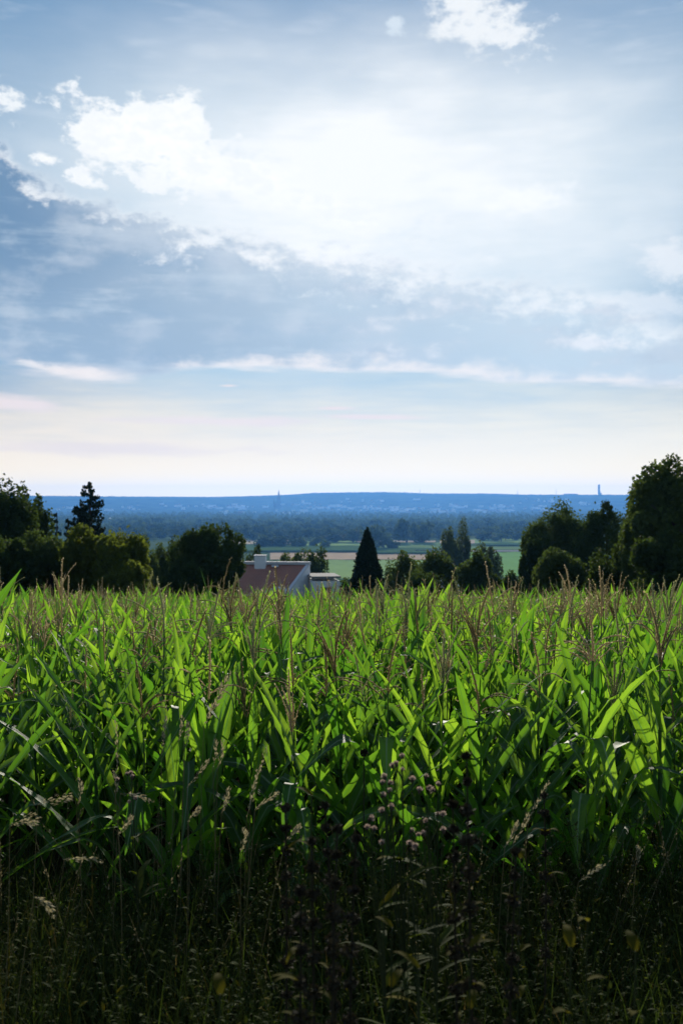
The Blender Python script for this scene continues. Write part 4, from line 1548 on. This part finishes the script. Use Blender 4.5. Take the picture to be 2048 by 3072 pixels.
def seed_head(mb, ax, k, size, spread):
    """small husks set alternately along the top of a stem"""
    n = len(ax)
    s = np.sort(rng.uniform(0, 1, k))
    idx = s * (n - 1); i0 = np.minimum(idx.astype(int), n - 2); fr_ = (idx - i0)[:, None]
    c = ax[i0] * (1 - fr_) + ax[i0 + 1] * fr_
    dr = ax[i0 + 1] - ax[i0]; dr /= np.linalg.norm(dr, axis=1)[:, None] + 1e-9
    sd_ = rng.normal(size=(k, 3)); sd_ -= (sd_ * dr).sum(1)[:, None] * dr; sd_ /= np.linalg.norm(sd_, axis=1)[:, None]
    taper = (0.45 + 1.0 * np.sin(np.clip(s, 0, 1) * math.pi) ** .7)[:, None]
    ln = size * rng.uniform(.7, 1.3, (k, 1)) * taper
    a_ = c + sd_ * spread * rng.uniform(.1, 1.0, (k, 1)) * taper
    bx = np.cross(dr, sd_)
    tip = a_ + dr * ln + sd_ * ln * .35
    mid = (a_ + tip) / 2
    v = np.stack([a_, mid + bx * ln * .22, tip, mid - bx * ln * .22], 1).reshape(-1, 3)
    mb.add(v, np.arange(k * 4).reshape(k, 4), None, np.repeat(rng.uniform(0, 1, k), 4))


def grass_stalk(base, mid, tip, label, hk=38, size=.013, spread=.007, bow=.03):
    """one flowering grass: stem from base to mid, seed head from mid to tip"""
    b = Vector(base)
    root = empty('grass_stalk', b, 0, label, 'grass stalk', 'tall flowering grasses at the field edge')
    m_, t_ = Vector(mid) - b, Vector(tip) - b
    st = spline((0, 0, -.03), m_, 0, 7, (bow * rng.uniform(-1, 1), 0))
    mb = MB(); tube(mb, st, np.linspace(.0022, .0012, 7), 4)
    mb.build('stem', M['straw'], root)
    ax = spline(m_, t_, .01, 6, (bow * .3, 0))
    mb = MB(); tube(mb, ax, np.linspace(.0012, .0006, 6), 3); seed_head(mb, ax, hk, size, spread)
    mb.build('seed_head', M['seed'], root)
    return root


def gstalk(px_t, py_t, px_m, py_m, d, label, px_b=None, **kw):
    t = at(px_t, py_t, d); m_ = at(px_m, py_m, d)
    xb = m_.x + (m_.x - t.x) * .8 if px_b is None else (px_b - 784) * K * d
    grass_stalk((xb, d, gz(xb, d)), m_, t, label, **kw)


for a in [
    (264, 1650, 266, 1790, 4.82, 'upright pale grass stalk at the left with a thin seed head against the corn', 270),
    (377, 1598, 371, 1735, 4.73, 'tallest upright pale grass stalk left of centre with a long narrow seed head', 366),
    (380, 1648, 370, 1700, 4.90, 'short seed head tucked beside the tallest pale grass stalk', 368),
    (416, 1645, 409, 1705, 4.82, 'left one of a close pair of slim pale grass heads', 400),
    (428, 1658, 422, 1705, 4.82, 'right one of a close pair of slim pale grass heads', 405),
    (529, 1540, 468, 1668, 5.07, 'thick cream grass panicle leaning right across the corn leaves', 462),
    (494, 1698, 488, 1768, 4.64, 'pale grass stalk in the middle with its head straight up', 480),
    (510, 1700, 499, 1768, 4.64, 'pale grass stalk with its head tilted a little right', 485),
    (480, 1745, 428, 1812, 4.47, 'arching pale grass head leaning right above the weeds', 405),
    (612, 1712, 575, 1830, 4.47, 'long pale grass head leaning right beside the bent corn leaf', 560),
    (590, 1762, 566, 1880, 4.39, 'pale grass head close under the long leaning one', 555),
    (640, 1822, 585, 1862, 3.96, 'grass head leaning far to the right at the foot of the corn', 520),
    (690, 1900, 655, 1935, 3.78, 'long leaning grass stalk crossing the dark weeds to the right', 540),
    (165, 1835, 85, 1850, 3.87, 'dim drooping grass panicle at the far left', 60),
    (90, 1888, 20, 1898, 3.44, 'feathery dim grass panicle low at the left edge', -20),
    (230, 1984, 145, 1978, 3.61, 'nearly flat pale grass head reaching right at the lower left', 40),
    (258, 1775, 264, 1830, 4.30, 'thin grass head under the upright left stalk', 268),
    (350, 1845, 275, 1826, 4.04, 'pale grass head bowed over to the right at the left', 262),
    (524, 1810, 508, 1870, 4.21, 'bushy small grass head at the foot of the corn left of centre', 500),
    (432, 1660, 424, 1720, 4.99, 'faint slim grass head behind the close pair', 412),
    (1262, 1795, 1215, 1880, 4.30, 'thin pale grass head leaning right before the right corn stalks', 1170),
    (1190, 1890, 1160, 1950, 3.96, 'wispy grass head left of the thin pale leaning one', 1130),
    (1215, 1870, 1180, 1940, 3.87, 'wispy grass head close below the thin pale leaning one', 1150),
    (1390, 1990, 1330, 2030, 3.96, 'dim grass head bending in the dark at the lower right', 1290),
    (1465, 1950, 1462, 1990, 4.13, 'dim upright grass head at the right edge of the weeds', 1455),
    (180, 1790, 178, 1850, 4.13, 'dim grass head among the weeds at the left', 182),
    (120, 2110, 75, 2065, 3.10, 'dark grass head drooping at the lower left corner', 0),
    (300, 1880, 270, 1920, 3.61, 'short pale head among the tangled weeds at the left', 255),
    (455, 1860, 430, 1890, 3.78, 'short pale head among the tangled weeds left of centre', 415),
    (560, 1905, 552, 1960, 3.70, 'straw coloured head standing in the brown weeds', 545),
]:
    kw = {}
    if 'thick cream' in a[5]:
        kw = dict(hk=70, size=.021, spread=.011)
    elif 'panicle' in a[5]:
        kw = dict(hk=60, size=.011, spread=.017)
    gstalk(a[0], a[1], a[2], a[3], a[4], a[5], a[6], **kw)


# thistles gone to seed
def head_meshes():
    b = MB()
    tube(b, [(0, 0, -.008), (0, 0, -.002), (0, 0, .006), (0, 0, .011)], [.003, .0075, .0075, .004], 8)
    f = MB()
    n = 90
    th = rng.uniform(0, 1.45, n); a = rng.uniform(0, 2 * math.pi, n)
    dr = np.stack([np.sin(th) * np.cos(a), np.sin(th) * np.sin(a), np.cos(th)], 1)
    base = np.array([0, 0, .006]) + dr * .003
    tip = np.array([0, 0, .006]) + dr * rng.uniform(.010, .017, n)[:, None]
    s = np.cross(dr, rng.normal(size=(n, 3))); s /= np.linalg.norm(s, axis=1)[:, None]
    v = np.stack([base - s * .0006, base + s * .0006, tip + s * .0016, tip - s * .0016], 1).reshape(-1, 3)
    f.add(v, np.arange(n * 4).reshape(n, 4), None, np.repeat(rng.uniform(0, 1, n), 4))
    return b.mesh('bud', M['bud']), f.mesh('fluff', M['fluff'])


BUD, FLUFF = head_meshes()


def herb_leaf(L, w, droop=.8, ns=4):
    V, F, uv = leaf_ribbon(L, w, 1.0, droop, None, 0, rng.normal(0, .2), .25, ns, 2)
    return V, F, uv


def thistle(base_px, d, heads, label):
    x = (base_px - 784) * K * d
    b = Vector((x, d, gz(x, d)))
    root = empty('thistle', b, 0, label, 'thistle', 'thistles gone to seed')
    top = at(*heads[0], d) - b
    st = MB()
    main = spline((0, 0, -.03), (top.x * .55, 0, top.z * .8), 0, 7, (.03, 0))
    tube(st, main, np.linspace(.0045, .0025, 7), 6)
    for hx, hy in heads:
        p = at(hx, hy, d) - b
        p.y = rng.normal(0, .08)
        k = np.clip((p.z / top.z) * .72, .35, 1)
        i = k * 6; i0 = min(int(i), 5); q = main[i0] * (1 - (i - i0)) + main[i0 + 1] * (i - i0)
        t = np.linspace(0, 1, 5)[:, None]
        br = q + (np.array(p) - q) * t
        br[:, 2] -= .03 * np.sin(t[:, 0] * math.pi)
        tube(st, br, np.linspace(.0018, .0011, 5), 4)
        h = bpy.data.objects.new('flower_head', BUD); link(h); h.parent = root
        h.location = p
        s = rng.uniform(.55, .78)
        h.scale = (s, s, s)
        h.rotation_euler = (rng.normal(0, .5), rng.normal(0, .5), rng.uniform(0, 6))
        fl = bpy.data.objects.new('fluff', FLUFF); link(fl); fl.parent = h
    st.build('stem', M['thistle_stem'], root)
    for i in range(16):
        z = top.z * rng.uniform(.15, .85)
        V, F, uv = herb_leaf(rng.uniform(.09, .17), rng.uniform(.018, .03), rng.uniform(.3, 1.2))
        j = np.interp(z, main[:, 2], np.arange(7)); i0 = min(int(j), 5)
        q = main[i0] * (1 - (j - i0)) + main[i0 + 1] * (j - i0)
        MB().add(rotz(V, rng.uniform(0, 6.28)) + q, F, uv, rng.uniform()).build('leaf', M['weed'], root)


TD = 2.9
thistle(905, TD, [(928, 1757), (912, 1768), (905, 1780), (925, 1783), (944, 1782), (945, 1790), (886, 1800), (891, 1812), (897, 1822), (882, 1830), (880, 1850), (888, 1862), (900, 1862)],
        'thistle with the topmost cluster of fluffy brown seed heads')
thistle(985, TD + .1, [(980, 1795), (1004, 1800), (986, 1817), (1001, 1830), (963, 1820), (1005, 1868), (1018, 1880), (978, 1882), (1010, 1892), (970, 1900), (960, 1910)],
        'thistle with pale fluffy heads on long stems right of the topmost cluster')
thistle(860, TD - .1, [(880, 1884), (878, 1895), (856, 1888), (850, 1895), (875, 1902), (842, 1900)], 'thistle with dull low heads left of the other thistles')
thistle(948, TD - .25, [(942, 1943), (955, 1945), (949, 1938)], 'short thistle with two fluffy heads below the others')
thistle(305, 3.9, [(300, 1780), (292, 1790), (305, 1786), (280, 1796), (308, 1842), (302, 1838), (270, 1795)], 'dark seed headed thistle at the left among pale grasses')

# dark whorled spikes close to the lens
def whorl_spike(px_t, py_t, d, lean, label, n_wh=9, gap=.055, yellow=True):
    t = at(px_t, py_t, d)
    xb = t.x + lean
    b = Vector((xb, d + .05, gz(xb, d)))
    root = empty('dead_nettle_stalk', b, 0, label, 'weed stalk', 'dark dried nettle stalks')
    tt = t - b
    ax = spline((0, 0, -.03), tt, 0, 14, (rng.normal(0, .015), 0))
    mb = MB(); tube(mb, ax, np.linspace(.005, .0022, 14), 5)
    mb.build('stem', M['dry_brown'], root)
    L = np.linalg.norm(np.diff(ax, axis=0), axis=1).sum()
    for i in range(n_wh):
        f = 1 - (i * gap * (1 + .05 * i)) / L
        if f < .08: break
        j = f * 13; i0 = min(int(j), 12)
        q = ax[i0] * (1 - (j - i0)) + ax[i0 + 1] * (j - i0)
        n = 60
        v = rng.normal(size=(n, 3)); v /= np.linalg.norm(v, axis=1)[:, None]
        rad = (.012 + .010 * min(1, i / 4)) * rng.uniform(.7, 1.2)
        mb = MB()
        leaf_quads(mb, q + v * rad * rng.uniform(.4, 1, (n, 1)) * np.array([1, 1, .75]), .014, rng.uniform(0, 1, n))
        mb.build('whorl', M['dry_brown'], root)
        if yellow and i > 1 and rng.uniform() < .25:
            for s in rng.uniform(0, 6.28, 2):
                V, F, uv = leaf_ribbon(rng.uniform(.04, .085), rng.uniform(.010, .017), rng.uniform(.8, 1.4), rng.uniform(.8, 1.6), None, 0, 0, .3, 6, 2)
                MB().add(rotz(V, s + rng.normal(0, .5)) + q, F, uv, rng.uniform()).build('leaf', M['yellow_leaf'], root)


for a in [
    (1072, 1738, 2.2, .05, 'tallest dark dried nettle stalk right of the thistles', 13),
    (1040, 1850, 2.25, .02, 'dark dried nettle stalk right beside the thistle heads', 9),
    (745, 1852, 2.5, .0, 'dark dried nettle stalk left of centre below the bent corn leaf', 8),
    (775, 1905, 2.1, .01, 'dark nettle stalk with drooping yellow leaves in the centre', 8),
    (655, 1858, 2.7, -.02, 'dull brown dried nettle stalk left of the pale bent corn leaf', 8),
    (716, 1935, 2.2, .02, 'faint dark dried nettle stalk left of the yellow leaved one', 7),
    (818, 1930, 2.3, .0, 'dark nettle stalk right of the yellow leaved one', 7),
    (690, 2050, 2.0, .0, 'low blurred dark nettle stalk in the lower middle', 6),
    (1185, 1960, 2.4, -.03, 'faint brown nettle stalk below the right corn stalks', 7),
    (1250, 1830, 3.2, -.02, 'thin dark dried stalk low before the right corn', 8),
]:
    whorl_spike(*a)


def dried_flower():
    p = at(1020 * .0 + 1091 * 1 / 1.306 + 0, 2260 / 1.306, 5.0)
    b = Vector((p.x, p.y, gz(p.x, p.y)))
    root = empty('dried_flower', b, 0, 'round dark brown dried flower head on a thin stem among the corn', 'dried flower')
    mb = MB(); tube(mb, spline((0, 0, -.02), p - b, 0, 6), .003, 5); mb.build('stem', M['dry_brown'], root)
    mb = MB()
    n = 220
    v = rng.normal(size=(n, 3)); v /= np.linalg.norm(v, axis=1)[:, None]
    leaf_quads(mb, np.array(p - b) + v * .019 * rng.uniform(.7, 1.05, (n, 1)), .012, rng.uniform(0, 1, n))
    mb.build('head', M['dry_brown'], root)


dried_flower()


def weed_xy(n, d0=1.5, d1=5.5, pad=1.0):
    d = np.sqrt(rng.uniform(d0 ** 2, d1 ** 2, n))
    x = rng.uniform(-1, 1, n) * (.343 * d + pad)
    return x, d


def undergrowth():
    """nettle-like stems with small paired leaves"""
    mb = MB()
    temps = [leaf_ribbon(1.0, .40, .9, b_, None, 0, 0, .3, 3, 2) for b_ in (.4, .9, 1.5)]
    n = 6600
    x, d = weed_xy(n)
    cl = .5 + .5 * np.sin(x * 2.3 + 1.1) * np.sin(d * 1.9 + x)
    for i in range(n):
        h = rng.uniform(.45, .88) * (0.70 + .45 * cl[i]) * np.interp(d[i], [1.5, 2.4, 3.0, 4.6, 5.5], [.35, .5, 1.0, 1.12, 1.0])
        z = gz(x[i], d[i])
        lean = rng.normal(0, .18, 2)
        t = np.linspace(0, 1, 4)
        ax = np.stack([x[i] + lean[0] * h * t ** 1.5, d[i] + lean[1] * h * t ** 1.5, z + h * t], 1)
        ti = rng.uniform()
        tube(mb, ax, np.linspace(.0022, .0008, 4), 3, ti, False)
        k = int(rng.integers(7, 13))
        for j in range(k):
            f = .25 + .75 * (j + rng.uniform()) / k
            q = np.array([np.interp(f, t, ax[:, c]) for c in range(3)])
            V, F, uv = temps[int(rng.integers(0, 3))]
            s = rng.uniform(.022, .060) * (1.15 - .6 * f)
            mb.add(rotz(V * s, rng.uniform(0, 6.28)) + q, F, uv, (ti + rng.uniform(0, .4)) % 1)
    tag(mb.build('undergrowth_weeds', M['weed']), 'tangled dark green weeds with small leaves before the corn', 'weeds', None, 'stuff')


def grass_stuff():
    mb = MB()
    n = 19000
    x, d = weed_xy(n, 1.4, 5.9)
    z = ground(x, d) + EYE
    L = rng.uniform(.25, .95, n) * np.interp(d, [1.4, 2.4, 3.0], [.4, .6, 1])
    a = rng.uniform(0, 2 * math.pi, n)
    th0 = rng.uniform(.05, .5, n); dth = rng.uniform(.3, 2.0, n)
    w = rng.uniform(.0016, .0042, n)
    ns = 5
    P = np.zeros((n, ns, 3)); cur = np.stack([x, d, z - .02], 1)
    for s in range(ns):
        P[:, s] = cur
        th = th0 + dth * (s / (ns - 1)) ** 1.3
        cur = cur + np.stack([np.cos(a) * np.sin(th), np.sin(a) * np.sin(th), np.cos(th)], 1) * (L / (ns - 1))[:, None]
    side = np.stack([-np.sin(a), np.cos(a), 0 * a], 1)
    prof = np.array([1, 1, .85, .55, .05])
    A = P - side[:, None] * (w[:, None] * prof)[..., None]
    B = P + side[:, None] * (w[:, None] * prof)[..., None]
    V = np.stack([A, B], 2).reshape(n, ns * 2, 3)
    f = np.array([(2 * s, 2 * s + 1, 2 * s + 3, 2 * s + 2) for s in range(ns - 1)])
    F = (np.arange(n)[:, None, None] * ns * 2 + f[None]).reshape(-1, 4)
    mb.add(V.reshape(-1, 3), F, None, np.repeat(rng.uniform(0, 1, n), ns * 2))
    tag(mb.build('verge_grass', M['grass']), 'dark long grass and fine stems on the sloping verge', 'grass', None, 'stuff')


def fine_stems():
    """thin straw stems, many leaning, with small pale husks"""
    mb = MB()
    n = 260
    x, d = weed_xy(n, 3.6, 5.4, .4)
    for i in range(n):
        z = gz(x[i], d[i])
        L = rng.uniform(.6, 1.15)
        lean = rng.normal(0, .4); ly = rng.normal(0, .2)
        ax = spline((x[i], d[i], z), (x[i] + lean * L, d[i] + ly * L, z + L * math.sqrt(max(.1, 1 - lean ** 2 - ly ** 2))), .03, 7)
        tube(mb, ax, np.linspace(.0016, .0007, 7), 3, rng.uniform(), False, 1)
        if rng.uniform() < .75:
            seed_head(mb, ax[4:], int(rng.integers(10, 22)), .009, .008)
    tag(mb.build('dry_grass_stems', [M['husk'], M['straw']]), 'fine dry grass stems with small husks through the weeds', 'grass', None, 'stuff')


undergrowth()
grass_stuff()
fine_stems()

# yellowing leafy sprigs in the dark verge
for k, (px, py, d) in enumerate([(880, 2135, 2.2), (1330, 2120, 2.2), (480, 2290, 1.9), (1180, 1975, 2.8), (1290, 2180, 2.0), (700, 1830, 2.9), (940, 2230, 2.0), (1060, 2180, 2.1), (1440, 2190, 2.1)]):
    p = at(px, py, d)
    b = Vector((p.x, d, gz(p.x, d)))
    where = ['low in the centre', 'at the lower right below the corn', 'near the bottom left of centre', 'under the right corn stalks', 'in the dark lower right', 'beside the pale bent corn leaf', 'near the bottom of the centre', 'right of the bottom centre', 'close to the lower right corner'][k]
    root = empty('yellow_sprig', b, 0, f'weed sprig with yellowing leaves {where}', 'weed', 'yellowing weed sprigs')
    h = max(p.z - b.z, .15)
    mb = MB(); ax = spline((0, 0, -.02), (0.02, 0, h), 0, 5); tube(mb, ax, .0018, 4); mb.build('stem', M['thistle_stem'], root)
    for j in range(5):
        V, F, uv = leaf_ribbon(rng.uniform(.045, .07), rng.uniform(.018, .028), .9, 1.0, None, 0, 0, .3, 4, 2)
        f = .55 + .45 * j / 4
        MB().add(rotz(V, rng.uniform(0, 6.28)) + np.array([.02 * f, 0, h * f]), F, uv, rng.uniform()).build('leaf', M['yellow_leaf'], root)

print('objects', len(bpy.data.objects), 'corn', placed, 'wood trees', fr_i)
